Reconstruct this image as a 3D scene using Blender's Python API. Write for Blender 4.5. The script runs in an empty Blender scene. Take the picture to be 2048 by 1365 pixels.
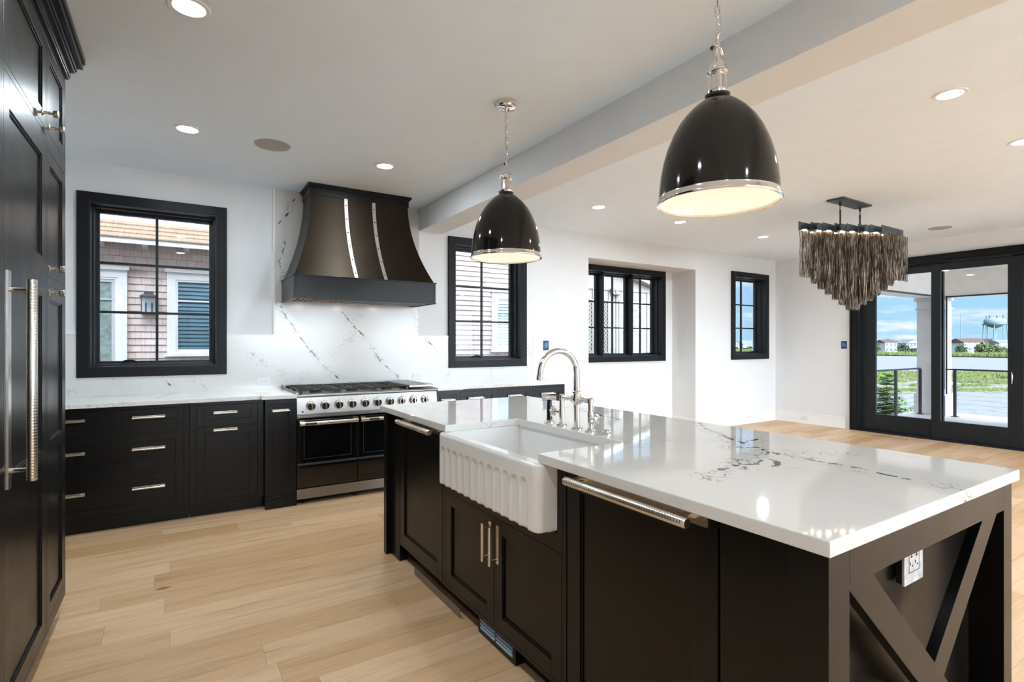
import bpy, bmesh, math, random
from mathutils import Vector
from math import sin, cos, pi, radians, sqrt
random.seed(7)
SC = bpy.context.scene
COL = SC.collection

# ------------------------------------------------------------------ camera
CAM_H = 1.34
cd = bpy.data.cameras.new('camera')
cd.lens = 18.62; cd.sensor_width = 36; cd.sensor_fit = 'HORIZONTAL'; cd.shift_y = 0.0027
cd.clip_start = 0.02; cd.clip_end = 5000
cam = bpy.data.objects.new('camera', cd); COL.objects.link(cam)
cam.location = (0, 0, CAM_H); cam.rotation_euler = (radians(90), 0, radians(-32.35))
SC.camera = cam
SC.view_settings.view_transform = 'Standard'
SC.view_settings.look = 'None'
SC.view_settings.exposure = 0.96
SC.view_settings.gamma = 1.0
SC.view_settings.use_curve_mapping = False
SC.cycles.use_denoising = True
SC.cycles.max_bounces = 14; SC.cycles.diffuse_bounces = 10; SC.cycles.glossy_bounces = 5
SC.cycles.transparent_max_bounces = 24
SC.cycles.sample_clamp_indirect = 12.0
SC.cycles.caustics_reflective = False; SC.cycles.caustics_refractive = False

LAMP = 6.2       # recessed ceiling lights
SKY = 0.53         # open sky
SOUTH = 15.5       # sky glow added behind the camera to light the room

# ------------------------------------------------------------------ node helpers
class NT:
    def __init__(s, tree): s.t = tree; s.n = tree.nodes; s.l = tree.links
    def node(s, kind, **kw):
        nd = s.n.new(kind)
        ins = kw.pop('ins', {})
        for k, v in kw.items(): setattr(nd, k, v)
        for k, v in ins.items(): s.set(nd.inputs[k], v)
        return nd
    def set(s, sock, v):
        if isinstance(v, bpy.types.NodeSocket): s.l.new(v, sock)
        elif v is not None: sock.default_value = v
    def math(s, op, a, b=None, c=None, clamp=False):
        nd = s.n.new('ShaderNodeMath'); nd.operation = op; nd.use_clamp = clamp
        s.set(nd.inputs[0], a)
        if b is not None: s.set(nd.inputs[1], b)
        if c is not None: s.set(nd.inputs[2], c)
        return nd.outputs[0]
    def vm(s, op, a, b=None, scale=None):
        nd = s.n.new('ShaderNodeVectorMath'); nd.operation = op
        s.set(nd.inputs[0], a)
        if b is not None: s.set(nd.inputs[1], b)
        if scale is not None: s.set(nd.inputs['Scale'], scale)
        return nd.outputs['Value'] if op in ('DOT_PRODUCT', 'LENGTH', 'DISTANCE') else nd.outputs[0]
    def mix(s, f, a, b, blend='MIX'):
        nd = s.n.new('ShaderNodeMix'); nd.data_type = 'RGBA'; nd.blend_type = blend
        s.set(nd.inputs[0], f); s.set(nd.inputs[6], a); s.set(nd.inputs[7], b)
        return nd.outputs[2]
    def ramp(s, v, a, b, o0=0.0, o1=1.0, smooth=True):
        nd = s.n.new('ShaderNodeMapRange'); nd.interpolation_type = 'SMOOTHSTEP' if smooth else 'LINEAR'
        s.set(nd.inputs[0], v); s.set(nd.inputs[1], a); s.set(nd.inputs[2], b); s.set(nd.inputs[3], o0); s.set(nd.inputs[4], o1)
        return nd.outputs[0]
    def noise(s, vec, scale, detail=3, rough=0.5):
        nd = s.n.new('ShaderNodeTexNoise'); s.set(nd.inputs['Vector'], vec)
        nd.inputs['Scale'].default_value = scale; nd.inputs['Detail'].default_value = detail; nd.inputs['Roughness'].default_value = rough
        return nd
    def sep(s, v):
        nd = s.n.new('ShaderNodeSeparateXYZ'); s.set(nd.inputs[0], v); return nd.outputs
    def comb(s, x, y, z):
        nd = s.n.new('ShaderNodeCombineXYZ'); s.set(nd.inputs[0], x); s.set(nd.inputs[1], y); s.set(nd.inputs[2], z); return nd.outputs[0]

def c4(c): return (c[0], c[1], c[2], 1.0)
def new_mat(name):
    m = bpy.data.materials.new(name); m.use_nodes = True
    nt = NT(m.node_tree); b = m.node_tree.nodes['Principled BSDF']
    pos = nt.node('ShaderNodeNewGeometry').outputs['Position']
    return m, nt, b, pos
def simple(name, col, rough=0.5, metal=0.0, spec=0.5, coat=0.0, vary=0.04, nscale=6.0, bump=0.0, bscale=200.0, emit=None, estr=0.0):
    m, nt, b, pos = new_mat(name)
    n = nt.noise(pos, nscale, 3).outputs[0]
    f = nt.ramp(n, 0.3, 0.7, 1 - vary, 1 + vary)
    cc = nt.vm('SCALE', tuple(col[:3]), scale=f)
    nt.l.new(cc, b.inputs['Base Color'])
    nt.l.new(nt.ramp(n, 0.3, 0.7, rough * 0.93, min(1, rough * 1.07)), b.inputs['Roughness'])
    b.inputs['Metallic'].default_value = metal
    b.inputs['Specular IOR Level'].default_value = spec
    b.inputs['Coat Weight'].default_value = coat
    b.inputs['Coat Roughness'].default_value = 0.05
    if bump:
        bn = nt.node('ShaderNodeBump', ins={'Strength': bump, 'Distance': 0.002, 'Height': nt.noise(pos, bscale, 2).outputs[0]})
        nt.l.new(bn.outputs[0], b.inputs['Normal'])
    if emit:
        b.inputs['Emission Color'].default_value = c4(emit); b.inputs['Emission Strength'].default_value = estr
    return m

# ------------------------------------------------------------------ world: sky with thin clouds, plus a glow added behind the camera as room light
def build_world():
    w = bpy.data.worlds.new('sky'); SC.world = w; w.use_nodes = True
    nt = NT(w.node_tree); bg = w.node_tree.nodes['Background']
    d = nt.node('ShaderNodeTexCoord').outputs['Generated']
    x, y, z = nt.sep(d)
    up = nt.ramp(z, 0.0, 0.35)
    base = nt.mix(up, (0.46, 0.76, 1.0, 1), (0.14, 0.45, 1.0, 1))
    zz = nt.math('ADD', nt.math('MAXIMUM', z, 0.0), 0.12)
    cp = nt.comb(nt.math('DIVIDE', x, zz), nt.math('DIVIDE', y, zz), 0.0)
    cn = nt.noise(cp, 0.9, 7, 0.6).outputs[0]
    cl = nt.ramp(cn, 0.48, 0.68)
    cl = nt.math('MULTIPLY', cl, 0.95)
    col = nt.mix(cl, base, (1.05, 1.08, 1.12, 1))
    ground = nt.ramp(z, -0.02, 0.0)
    col = nt.mix(ground, (0.30, 0.32, 0.33, 1), col)
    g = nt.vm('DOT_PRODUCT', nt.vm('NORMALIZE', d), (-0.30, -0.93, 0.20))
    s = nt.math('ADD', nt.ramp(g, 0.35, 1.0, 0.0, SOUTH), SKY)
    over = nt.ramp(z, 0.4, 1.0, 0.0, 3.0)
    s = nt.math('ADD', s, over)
    white = nt.math('MAXIMUM', nt.ramp(g, 0.3, 0.9), nt.ramp(z, 0.40, 0.75))
    col = nt.mix(nt.math('MULTIPLY', white, 0.85), col, (0.84, 0.92, 1.0, 1))
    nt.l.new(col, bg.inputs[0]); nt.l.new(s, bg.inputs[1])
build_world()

sd = bpy.data.lights.new('sun', 'SUN'); sd.energy = 1.3; sd.angle = radians(6); sd.color = (1.0, 0.96, 0.9)
sun = bpy.data.objects.new('sun', sd); COL.objects.link(sun)
sun.rotation_euler = Vector((0.42, 0.01, 0.93)).to_track_quat('Z', 'Y').to_euler()     # high, over the water side

# ------------------------------------------------------------------ materials
M = {}
M['wall'] = simple('painted_wall', (0.75, 0.765, 0.778), 0.6, spec=0.3, vary=0.01)
M['ceiling'] = simple('ceiling_paint', (0.81, 0.905, 0.99), 0.7, spec=0.2, vary=0.01)
M['trim'] = simple('white_trim_paint', (0.84, 0.84, 0.83), 0.35, vary=0.01)
M['black'] = simple('black_cabinet_paint', (0.0028, 0.0026, 0.0026), 0.31, spec=0.30, vary=0.06, bump=0.05, bscale=120)
M['window'] = simple('black_window_frame', (0.006, 0.009, 0.012), 0.40, spec=0.35, vary=0.0)
M['casing'] = simple('black_casing_paint', (0.005, 0.0052, 0.006), 0.42, spec=0.22)
M['chrome'] = simple('polished_nickel', (0.78, 0.75, 0.72), 0.09, metal=1.0, vary=0.0)
M['nickel'] = simple('brushed_nickel', (0.72, 0.67, 0.60), 0.26, metal=1.0, vary=0.0)
M['steel'] = simple('stainless_steel', (0.30, 0.285, 0.27), 0.36, metal=1.0, vary=0.0)
M['iron'] = simple('cast_iron', (0.012, 0.012, 0.012), 0.45, spec=0.5)
M['enamel'] = simple('black_glass_enamel', (0.004, 0.004, 0.005), 0.07, spec=0.6)
M['fireclay'] = simple('white_fireclay', (0.80, 0.80, 0.79), 0.10, spec=0.5, vary=0.01)
M['plastic'] = simple('white_plastic', (0.75, 0.75, 0.75), 0.35, vary=0.01)
M['greyplate'] = simple('pale_marbled_plate', (0.62, 0.62, 0.63), 0.3, vary=0.25, nscale=25)
M['slot'] = simple('dark_slot', (0.01, 0.01, 0.01), 0.5)
M['bluebox'] = simple('blue_electrical_box', (0.01, 0.06, 0.16), 0.4)
M['bluelid'] = simple('pale_blue_box_tabs', (0.10, 0.25, 0.42), 0.4)
M['shade'] = simple('bronze_black_enamel', (0.010, 0.0075, 0.006), 0.08, spec=0.4)
M['vent'] = simple('pale_blue_louvre', (0.30, 0.42, 0.55), 0.35, metal=0.3)
M['film'] = simple('grey_protective_strip', (0.16, 0.13, 0.11), 0.35)
M['lamp'] = simple('led_lens', (1, 1, 1), 0.5, emit=(0.86, 0.94, 1.0), estr=6.0)
M['hoodlamp'] = simple('hood_led', (1, 1, 1), 0.5, emit=(1.0, 0.93, 0.85), estr=55.0)
M['speaker'] = simple('white_speaker_grille', (0.42, 0.42, 0.42), 0.7, bump=0.6, bscale=900)
M['gunmetal'] = simple('gunmetal_plate', (0.060, 0.075, 0.088), 0.38, metal=0.5)
M['led'] = simple('warm_led_disc', (1, 1, 1), 0.5, emit=(1.0, 0.80, 0.55), estr=20.0)
M['soffit'] = simple('cream_porch_paint', (0.84, 0.79, 0.73), 0.6)
M['column'] = simple('white_column_paint', (0.50, 0.48, 0.455), 0.5)
M['decking'] = simple('grey_deck_boards', (0.34, 0.32, 0.30), 0.6, vary=0.1, nscale=3)
M['bounce'] = simple('pale_bounce_slab', (0.85, 0.85, 0.85), 0.7)  # for the added slab that bounces light in through the back openings
M['blackmetal'] = simple('black_railing', (0.015, 0.015, 0.017), 0.4)
M['cable'] = simple('steel_cable', (0.55, 0.57, 0.60), 0.3, metal=0.9)
M['whitetrim_out'] = simple('white_house_trim', (0.58, 0.56, 0.54), 0.5)
M['creamwall'] = simple('cream_board_siding', (0.22, 0.195, 0.165), 0.6)
M['teal'] = simple('teal_shutter_paint', (0.025, 0.10, 0.14), 0.4)
M['paleblind'] = simple('pale_green_blind', (0.48, 0.58, 0.55), 0.5)
M['dimglass'] = simple('dark_neighbour_glass', (0.10, 0.13, 0.13), 0.1)
M['curtain_out'] = simple('grey_green_curtain', (0.22, 0.26, 0.23), 0.7, vary=0.25, nscale=14)
M['lanternmetal'] = simple('grey_lantern_metal', (0.09, 0.085, 0.08), 0.4, metal=0.5)
M['milk'] = simple('frosted_lantern_glass', (0.55, 0.58, 0.60), 0.3)
M['brick'] = simple('pink_brick', (0.50, 0.38, 0.34), 0.8, vary=0.15, nscale=20)
M['tower'] = simple('pale_blue_tank_paint', (0.085, 0.125, 0.14), 0.6, spec=0.2)
M['bark'] = simple('tree_bark', (0.10, 0.07, 0.05), 0.9)
M['roofbrown'] = simple('brown_roof', (0.05, 0.034, 0.028), 0.9, spec=0.1, vary=0.15)
M['roofgrey'] = simple('grey_roof', (0.08, 0.085, 0.095), 0.9, spec=0.1, vary=0.15)
M['housewhite'] = simple('white_clapboard', (0.25, 0.25, 0.265), 0.7, spec=0.2)
M['housetan'] = simple('tan_clapboard', (0.22, 0.175, 0.13), 0.7, spec=0.2)
M['housepane'] = simple('distant_window_glass', (0.06, 0.08, 0.11), 0.2)
M['boatblue'] = simple('blue_boat_canvas', (0.03, 0.08, 0.25), 0.5)

def foliage(name, c0, c1):
    m, nt, b, pos = new_mat(name)
    n = nt.noise(pos, 2.2, 5).outputs[0]
    nt.l.new(nt.mix(nt.ramp(n, 0.35, 0.65), c4(c0), c4(c1)), b.inputs['Base Color'])
    b.inputs['Roughness'].default_value = 0.8; b.inputs['Specular IOR Level'].default_value = 0.1
    return m
M['leafbright'] = foliage('bright_green_needles', (0.04, 0.11, 0.01), (0.17, 0.29, 0.035))
M['leafdark'] = foliage('dark_green_leaves', (0.014, 0.030, 0.010), (0.042, 0.070, 0.026))
M['leafolive'] = foliage('olive_green_leaves', (0.030, 0.045, 0.016), (0.075, 0.09, 0.038))
M['marsh'] = foliage('marsh_grass', (0.04, 0.056, 0.014), (0.085, 0.095, 0.032))
M['marshmud'] = foliage('wet_marsh_mud', (0.06, 0.06, 0.034), (0.14, 0.14, 0.12))

def glass_mat():
    m = bpy.data.materials.new('window_glass'); m.use_nodes = True
    nt = NT(m.node_tree); nt.n.clear()
    out = nt.node('ShaderNodeOutputMaterial')
    tr = nt.node('ShaderNodeBsdfTransparent'); tr.inputs[0].default_value = (0.97, 0.98, 0.98, 1)
    gl = nt.node('ShaderNodeBsdfGlossy'); gl.inputs['Roughness'].default_value = 0.0
    fr = nt.node('ShaderNodeFresnel'); bf = nt.node('ShaderNodeNewGeometry').outputs['Backfacing']
    nt.l.new(nt.ramp(bf, 0.0, 1.0, 1.28, 1 / 1.28, False), fr.inputs['IOR'])
    mx = nt.node('ShaderNodeMixShader')
    nt.l.new(fr.outputs[0], mx.inputs[0]); nt.l.new(tr.outputs[0], mx.inputs[1]); nt.l.new(gl.outputs[0], mx.inputs[2])
    nt.l.new(mx.outputs[0], out.inputs[0])
    return m
M['glass'] = glass_mat()

def diffuser_mat():
    m, nt, b, pos = new_mat('prismatic_pendant_lens')
    x, y, z = nt.sep(pos)
    cx = nt.math('SINE', nt.math('MULTIPLY', nt.math('ADD', x, y), 900.0))
    cy = nt.math('SINE', nt.math('MULTIPLY', nt.math('SUBTRACT', x, y), 900.0))
    k = nt.ramp(nt.math('MULTIPLY', cx, cy), -1.0, 1.0, 0.92, 1.04)
    b.inputs['Base Color'].default_value = (0.25, 0.22, 0.16, 1); b.inputs['Roughness'].default_value = 0.3
    b.inputs['Emission Color'].default_value = (1.0, 0.86, 0.64, 1)
    nt.l.new(nt.math('MULTIPLY', k, 0.46), b.inputs['Emission Strength'])
    return m
M['lens'] = diffuser_mat()

def floor_mat():
    m, nt, b, pos = new_mat('white_oak_planks')
    x, y, z = nt.sep(pos)
    W, L = 0.185, 1.9
    ry = nt.math('DIVIDE', y, W); row = nt.math('FLOOR', ry)
    wn = nt.node('ShaderNodeTexWhiteNoise', noise_dimensions='1D'); nt.l.new(row, wn.inputs['W'])
    rx = nt.math('ADD', nt.math('DIVIDE', x, L), nt.math('MULTIPLY', wn.outputs[0], 7.3)); idx = nt.math('FLOOR', rx)
    w2 = nt.node('ShaderNodeTexWhiteNoise', noise_dimensions='2D'); nt.l.new(nt.comb(row, idx, 0), w2.inputs['Vector'])
    r = w2.outputs[0]
    off = nt.math('MULTIPLY', r, 37.0)
    g1 = nt.noise(nt.comb(nt.math('ADD', nt.math('MULTIPLY', x, 1.3), off), nt.math('MULTIPLY', y, 16.0), off), 1.0, 6, 0.62).outputs[0]
    g2 = nt.noise(nt.comb(nt.math('ADD', nt.math('MULTIPLY', x, 5.0), off), nt.math('MULTIPLY', y, 110.0), off), 1.0, 4, 0.6).outputs[0]
    ln = nt.mix(r, (0.61, 0.372, 0.187, 1), (0.81, 0.552, 0.335, 1))
    ln = nt.mix(nt.ramp(g1, 0.45, 0.85), ln, (0.45, 0.265, 0.13, 1))
    fine = nt.ramp(g2, 0.35, 0.65, 0.93, 1.05)
    ln = nt.vm('SCALE', ln, scale=fine)
    kn = nt.node('ShaderNodeTexVoronoi'); nt.l.new(nt.comb(nt.math('MULTIPLY', x, 0.9), nt.math('MULTIPLY', y, 1.7), off), kn.inputs['Vector']); kn.inputs['Scale'].default_value = 1.0
    knot = nt.ramp(kn.outputs['Distance'], 0.015, 0.045, 0.75, 0.0)
    ln = nt.mix(knot, ln, (0.13, 0.065, 0.03, 1))
    fy = nt.math('FRACT', ry); fx = nt.math('FRACT', rx)
    ey = nt.math('MINIMUM', fy, nt.math('SUBTRACT', 1.0, fy)); ex = nt.math('MINIMUM', fx, nt.math('SUBTRACT', 1.0, fx))
    gap = nt.math('MINIMUM', nt.math('MULTIPLY', ey, W), nt.math('MULTIPLY', ex, L))
    gm = nt.ramp(gap, 0.0003, 0.0016, 0.55, 0.0)
    ln = nt.mix(gm, ln, (0.20, 0.11, 0.05, 1))
    nt.l.new(ln, b.inputs['Base Color'])
    nt.l.new(nt.ramp(g1, 0.2, 0.8, 0.34, 0.48), b.inputs['Roughness'])
    bn = nt.node('ShaderNodeBump', ins={'Strength': 0.25, 'Distance': 0.001, 'Height': nt.math('SUBTRACT', g2, gm)})
    nt.l.new(bn.outputs[0], b.inputs['Normal'])
    return m
M['oak'] = floor_mat()

# quartz with dark broken veins along given lines
def seg_group():
    g = bpy.data.node_groups.new('line_distance', 'ShaderNodeTree')
    for n_ in ('P', 'A', 'D'): g.interface.new_socket(n_, in_out='INPUT', socket_type='NodeSocketVector')
    g.interface.new_socket('d', in_out='OUTPUT', socket_type='NodeSocketFloat')
    nt = NT(g); gi = g.nodes.new('NodeGroupInput'); go = g.nodes.new('NodeGroupOutput')
    pa = nt.vm('SUBTRACT', gi.outputs[0], gi.outputs[1])
    t = nt.math('DIVIDE', nt.vm('DOT_PRODUCT', pa, gi.outputs[2]), nt.vm('DOT_PRODUCT', gi.outputs[2], gi.outputs[2]), clamp=True)
    q = nt.vm('SUBTRACT', pa, nt.vm('SCALE', gi.outputs[2], scale=t))
    nt.l.new(nt.vm('LENGTH', q), go.inputs[0])
    return g
SEG = seg_group()
def quartz(name, strong, faint, base=(0.76, 0.75, 0.73), rough=0.055, bold=1.0):
    m, nt, b, pos = new_mat(name)
    n1 = nt.vm('SUBTRACT', nt.noise(pos, 5.0, 4, 0.6).outputs['Color'], (0.5, 0.5, 0.5))
    n2 = nt.vm('SUBTRACT', nt.noise(pos, 26.0, 4, 0.65).outputs['Color'], (0.5, 0.5, 0.5))
    P = nt.vm('ADD', nt.vm('ADD', pos, nt.vm('SCALE', n1, scale=0.05)), nt.vm('SCALE', n2, scale=0.030))
    def chain(lines):
        best = None
        for line in lines:
            for a, c in zip(line[:-1], line[1:]):
                gnode = nt.n.new('ShaderNodeGroup'); gnode.node_tree = SEG
                nt.l.new(P, gnode.inputs[0]); gnode.inputs[1].default_value = a
                gnode.inputs[2].default_value = tuple(c[i] - a[i] for i in range(3))
                best = gnode.outputs[0] if best is None else nt.math('MINIMUM', best, gnode.outputs[0])
        return best
    vor = nt.node('ShaderNodeTexVoronoi', feature='DISTANCE_TO_EDGE'); vor.inputs['Scale'].default_value = 24.0
    P2 = nt.vm('ADD', pos, nt.vm('SCALE', nt.vm('SUBTRACT', nt.noise(pos, 14.0, 3, 0.6).outputs['Color'], (0.5, 0.5, 0.5)), scale=0.07))
    nt.l.new(P2, vor.inputs['Vector'])
    web = nt.ramp(vor.outputs['Distance'], 0.006, 0.045, 1.0, 0.0)
    brk = nt.noise(pos, 17.0, 3, 0.6).outputs[0]
    brk2 = nt.noise(pos, 7.0, 3, 0.6).outputs[0]
    ink = None
    if strong:
        d = chain(strong)
        width = nt.ramp(brk, 0.38, 0.72, 0.0010 * bold, 0.0105 * bold)
        core = nt.math('MULTIPLY', nt.ramp(nt.math('DIVIDE', d, width), 0.6, 1.2, 1.0, 0.0), nt.ramp(brk, 0.40, 0.50, 0.25, 0.95))
        halo = nt.math('MULTIPLY', nt.math('MULTIPLY', web, nt.ramp(d, 0.010, 0.055 * bold, 0.9, 0.0)), nt.ramp(brk2, 0.42, 0.58, 0.1, 1.0))
        ink = nt.math('MAXIMUM', core, halo)
    if faint:
        d = chain(faint)
        hair = nt.math('MULTIPLY', nt.ramp(d, 0.0006, 0.0022, 0.6, 0.0), nt.ramp(brk, 0.38, 0.50))
        w2 = nt.math('MULTIPLY', nt.math('MULTIPLY', web, nt.ramp(d, 0.01, 0.07, 0.55, 0.0)), nt.ramp(brk2, 0.42, 0.58, 0.15, 1.0))
        f = nt.math('MAXIMUM', hair, w2)
        ink = f if ink is None else nt.math('MAXIMUM', ink, f)
    cloud = nt.ramp(nt.noise(pos, 1.3, 4).outputs[0], 0.35, 0.65, 0.975, 1.02)
    base_c = nt.vm('SCALE', tuple(base), scale=cloud)
    nt.l.new(nt.mix(ink, base_c, (0.035, 0.034, 0.038, 1)), b.inputs['Base Color'])
    b.inputs['Roughness'].default_value = rough
    b.inputs['Specular IOR Level'].default_value = 0.55
    return m

def shingle_mat(name, ca, cb, bw, rh, vert='z', dark=0.35):
    m, nt, b, pos = new_mat(name)
    x, y, z = nt.sep(pos)
    v = nt.comb(x, z if vert == 'z' else y, 0.0)
    br = nt.node('ShaderNodeTexBrick'); nt.l.new(v, br.inputs['Vector'])
    br.inputs['Scale'].default_value = 1.0; br.inputs['Brick Width'].default_value = bw; br.inputs['Row Height'].default_value = rh
    br.inputs['Mortar Size'].default_value = 0.0022; br.inputs['Mortar Smooth'].default_value = 0.1; br.offset = 0.43
    br.inputs['Color1'].default_value = c4(ca); br.inputs['Color2'].default_value = c4(cb)
    br.inputs['Mortar'].default_value = c4([k * dark for k in ca])
    n = nt.noise(nt.comb(nt.math('MULTIPLY', x, 40.0), y, nt.math('MULTIPLY', z, 4.0)), 1.0, 3).outputs[0]
    nt.l.new(nt.vm('SCALE', br.outputs['Color'], scale=nt.ramp(n, 0.3, 0.7, 0.92, 1.06)), b.inputs['Base Color'])
    b.inputs['Roughness'].default_value = 0.85
    return m
M['shingle'] = shingle_mat('grey_pink_wall_shingles', (0.56, 0.45, 0.40), (0.48, 0.385, 0.34), 0.155, 0.12)
M['shake'] = shingle_mat('tan_roof_shakes', (0.27, 0.18, 0.11), (0.22, 0.155, 0.11), 0.17, 0.10)
M['brickbase'] = shingle_mat('pink_brick_base', (0.52, 0.40, 0.36), (0.46, 0.35, 0.32), 0.22, 0.075)

def water_mat():
    m, nt, b, pos = new_mat('rippled_bay_water')
    x, y, z = nt.sep(pos)
    n = nt.noise(nt.comb(nt.math('MULTIPLY', x, 0.5), nt.math('MULTIPLY', y, 0.5), 0), 1.6, 5, 0.65).outputs[0]
    nt.l.new(nt.mix(nt.ramp(n, 0.35, 0.65), (0.095, 0.092, 0.092, 1), (0.13, 0.126, 0.126, 1)), b.inputs['Base Color'])
    b.inputs['Roughness'].default_value = 0.4; b.inputs['Specular IOR Level'].default_value = 0.25
    bn = nt.node('ShaderNodeBump', ins={'Strength': 0.5, 'Distance': 0.3, 'Height': n})
    nt.l.new(bn.outputs[0], b.inputs['Normal'])
    return m
M['water'] = water_mat()

# ------------------------------------------------------------------ mesh builder
class MB:
    def __init__(s): s.v = []; s.f = []
    def add(s, vs, fs):
        o = len(s.v); s.v += [tuple(p) for p in vs]; s.f += [[i + o for i in f] for f in fs]; return s
    def box(s, x0, x1, y0, y1, z0, z1):
        x0, x1 = sorted((x0, x1)); y0, y1 = sorted((y0, y1)); z0, z1 = sorted((z0, z1))
        vs = [(x, y, z) for z in (z0, z1) for y in (y0, y1) for x in (x0, x1)]
        return s.add(vs, [(0, 2, 3, 1), (4, 5, 7, 6), (0, 1, 5, 4), (2, 6, 7, 3), (0, 4, 6, 2), (1, 3, 7, 5)])
    def mbox(s, mp, s0, s1, t0, t1, d0, d1):
        a = mp(s0, t0, d0); b = mp(s1, t1, d1); return s.box(a[0], b[0], a[1], b[1], a[2], b[2])
    def ring(s, mp, s0, s1, t0, t1, w, d0, d1, wt=None, wb=None):
        wt = w if wt is None else wt; wb = w if wb is None else wb
        s.mbox(mp, s0, s0 + w, t0, t1, d0, d1); s.mbox(mp, s1 - w, s1, t0, t1, d0, d1)
        s.mbox(mp, s0 + w, s1 - w, t1 - wt, t1, d0, d1); s.mbox(mp, s0 + w, s1 - w, t0, t0 + wb, d0, d1); return s
    def hexa(s, p):   # 8 points: bottom 4 (ccw), top 4
        return s.add(p, [(3, 2, 1, 0), (4, 5, 6, 7), (0, 1, 5, 4), (1, 2, 6, 5), (2, 3, 7, 6), (3, 0, 4, 7)])
    def prism(s, poly, vec):
        n = len(poly); vec = Vector(vec); vs = [Vector(p) for p in poly] + [Vector(p) + vec for p in poly]
        return s.add(vs, [list(range(n))[::-1], [i + n for i in range(n)]] + [(i, (i + 1) % n, (i + 1) % n + n, i + n) for i in range(n)])
    def tube(s, pts, r, n=12, caps=True, closed=False):
        pts = [Vector(p) for p in pts]; N = len(pts); rr = r if isinstance(r, (list, tuple)) else [r] * N
        T = []
        for i in range(N):
            a = pts[i - 1] if (i > 0 or closed) else pts[0]; b = pts[(i + 1) % N] if (i < N - 1 or closed) else pts[-1]
            T.append((b - a).normalized())
        up = Vector((0, 0, 1)) if abs(T[0].z) < 0.9 else Vector((1, 0, 0))
        u = T[0].cross(up).normalized(); vs = []
        for i in range(N):
            u = (u - T[i] * u.dot(T[i])).normalized(); w = T[i].cross(u)
            for k in range(n):
                a = 2 * pi * k / n; vs.append(pts[i] + (u * cos(a) + w * sin(a)) * rr[i])
        fs = []
        for i in range(N if closed else N - 1):
            j = (i + 1) % N
            for k in range(n): fs.append((i * n + k, i * n + (k + 1) % n, j * n + (k + 1) % n, j * n + k))
        if caps and not closed: fs += [list(range(n))[::-1], [(N - 1) * n + k for k in range(n)]]
        return s.add(vs, fs)
    def cyl(s, a, b, r, n=20, r2=None): return s.tube([a, b], [r, r if r2 is None else r2], n)
    def lathe(s, prof, o, axis=(0, 0, 1), n=32):
        ax = Vector(axis).normalized(); up = Vector((0, 0, 1)) if abs(ax.z) < 0.9 else Vector((1, 0, 0))
        u = ax.cross(up).normalized(); w = ax.cross(u); o = Vector(o); vs = []; fs = []
        for r, h in prof:
            for k in range(n):
                a = 2 * pi * k / n; vs.append(o + ax * h + (u * cos(a) + w * sin(a)) * max(r, 1e-5))
        for i in range(len(prof) - 1):
            for k in range(n): fs.append((i * n + k, i * n + (k + 1) % n, (i + 1) * n + (k + 1) % n, (i + 1) * n + k))
        return s.add(vs, fs)
    def grid(s, fn, nu, nv):
        vs = [fn(i / nu, j / nv) for j in range(nv + 1) for i in range(nu + 1)]
        return s.add(vs, [(j * (nu + 1) + i, j * (nu + 1) + i + 1, (j + 1) * (nu + 1) + i + 1, (j + 1) * (nu + 1) + i) for j in range(nv) for i in range(nu)])
    def build(s, name, mat, parent=None, smooth=True, bevel=0.0, weld=False, angle=35):
        off = Vector((0, 0, 0)); p = parent
        while p is not None: off += Vector(p.location); p = p.parent
        me = bpy.data.meshes.new(name)
        me.from_pydata([(v[0] - off.x, v[1] - off.y, v[2] - off.z) for v in s.v], [], s.f)
        bm = bmesh.new(); bm.from_mesh(me)
        if weld: bmesh.ops.remove_doubles(bm, verts=bm.verts, dist=1e-5)
        bmesh.ops.recalc_face_normals(bm, faces=bm.faces)
        bm.to_mesh(me); bm.free()
        if smooth:
            me.shade_smooth(); me.set_sharp_from_angle(angle=radians(angle))
        me.materials.append(M[mat] if isinstance(mat, str) else mat)
        o = bpy.data.objects.new(name, me); COL.objects.link(o)
        if parent is not None: o.parent = parent
        if bevel:
            b = o.modifiers.new('bevel', 'BEVEL'); b.width = bevel; b.segments = 2; b.limit_method = 'ANGLE'; b.angle_limit = radians(40)
        return o

def tag(o, label=None, cat=None, group=None, kind=None):
    if label: o['label'] = label
    if cat: o['category'] = cat
    if group: o['group'] = group
    if kind: o['kind'] = kind
    return o
def thing(name, loc, label, cat, group=None):
    o = bpy.data.objects.new(name, None); COL.objects.link(o); o.location = loc; o.empty_display_size = 0.1
    return tag(o, label, cat, group)
def struct_root(name, loc=(0, 0, 0)):
    o = bpy.data.objects.new(name, None); COL.objects.link(o); o.location = loc; return tag(o, kind='structure')
def MX(xf): return lambda s, t, d: (xf + d, s, t)       # faces +x
def MXn(xf): return lambda s, t, d: (xf - d, s, t)      # faces -x
def MY(yf): return lambda s, t, d: (s, yf - d, t)       # faces -y
def holes(mb, mp, s0, s1, t0, t1, d0, d1, ops):
    S = sorted({s0, s1} | {min(max(v, s0), s1) for o in ops for v in o[:2]}); T = sorted({t0, t1} | {min(max(v, t0), t1) for o in ops for v in o[2:4]})
    for i in range(len(S) - 1):
        j = 0
        while j < len(T) - 1:
            cs = (S[i] + S[i + 1]) / 2
            def inside(jj):
                ct = (T[jj] + T[jj + 1]) / 2
                return any(o[0] < cs < o[1] and o[2] < ct < o[3] for o in ops)
            if inside(j): j += 1; continue
            k = j
            while k + 1 < len(T) - 1 and not inside(k + 1): k += 1
            mb.mbox(mp, S[i], S[i + 1], T[j], T[k + 1], d0, d1); j = k + 1
    return mb
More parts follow.
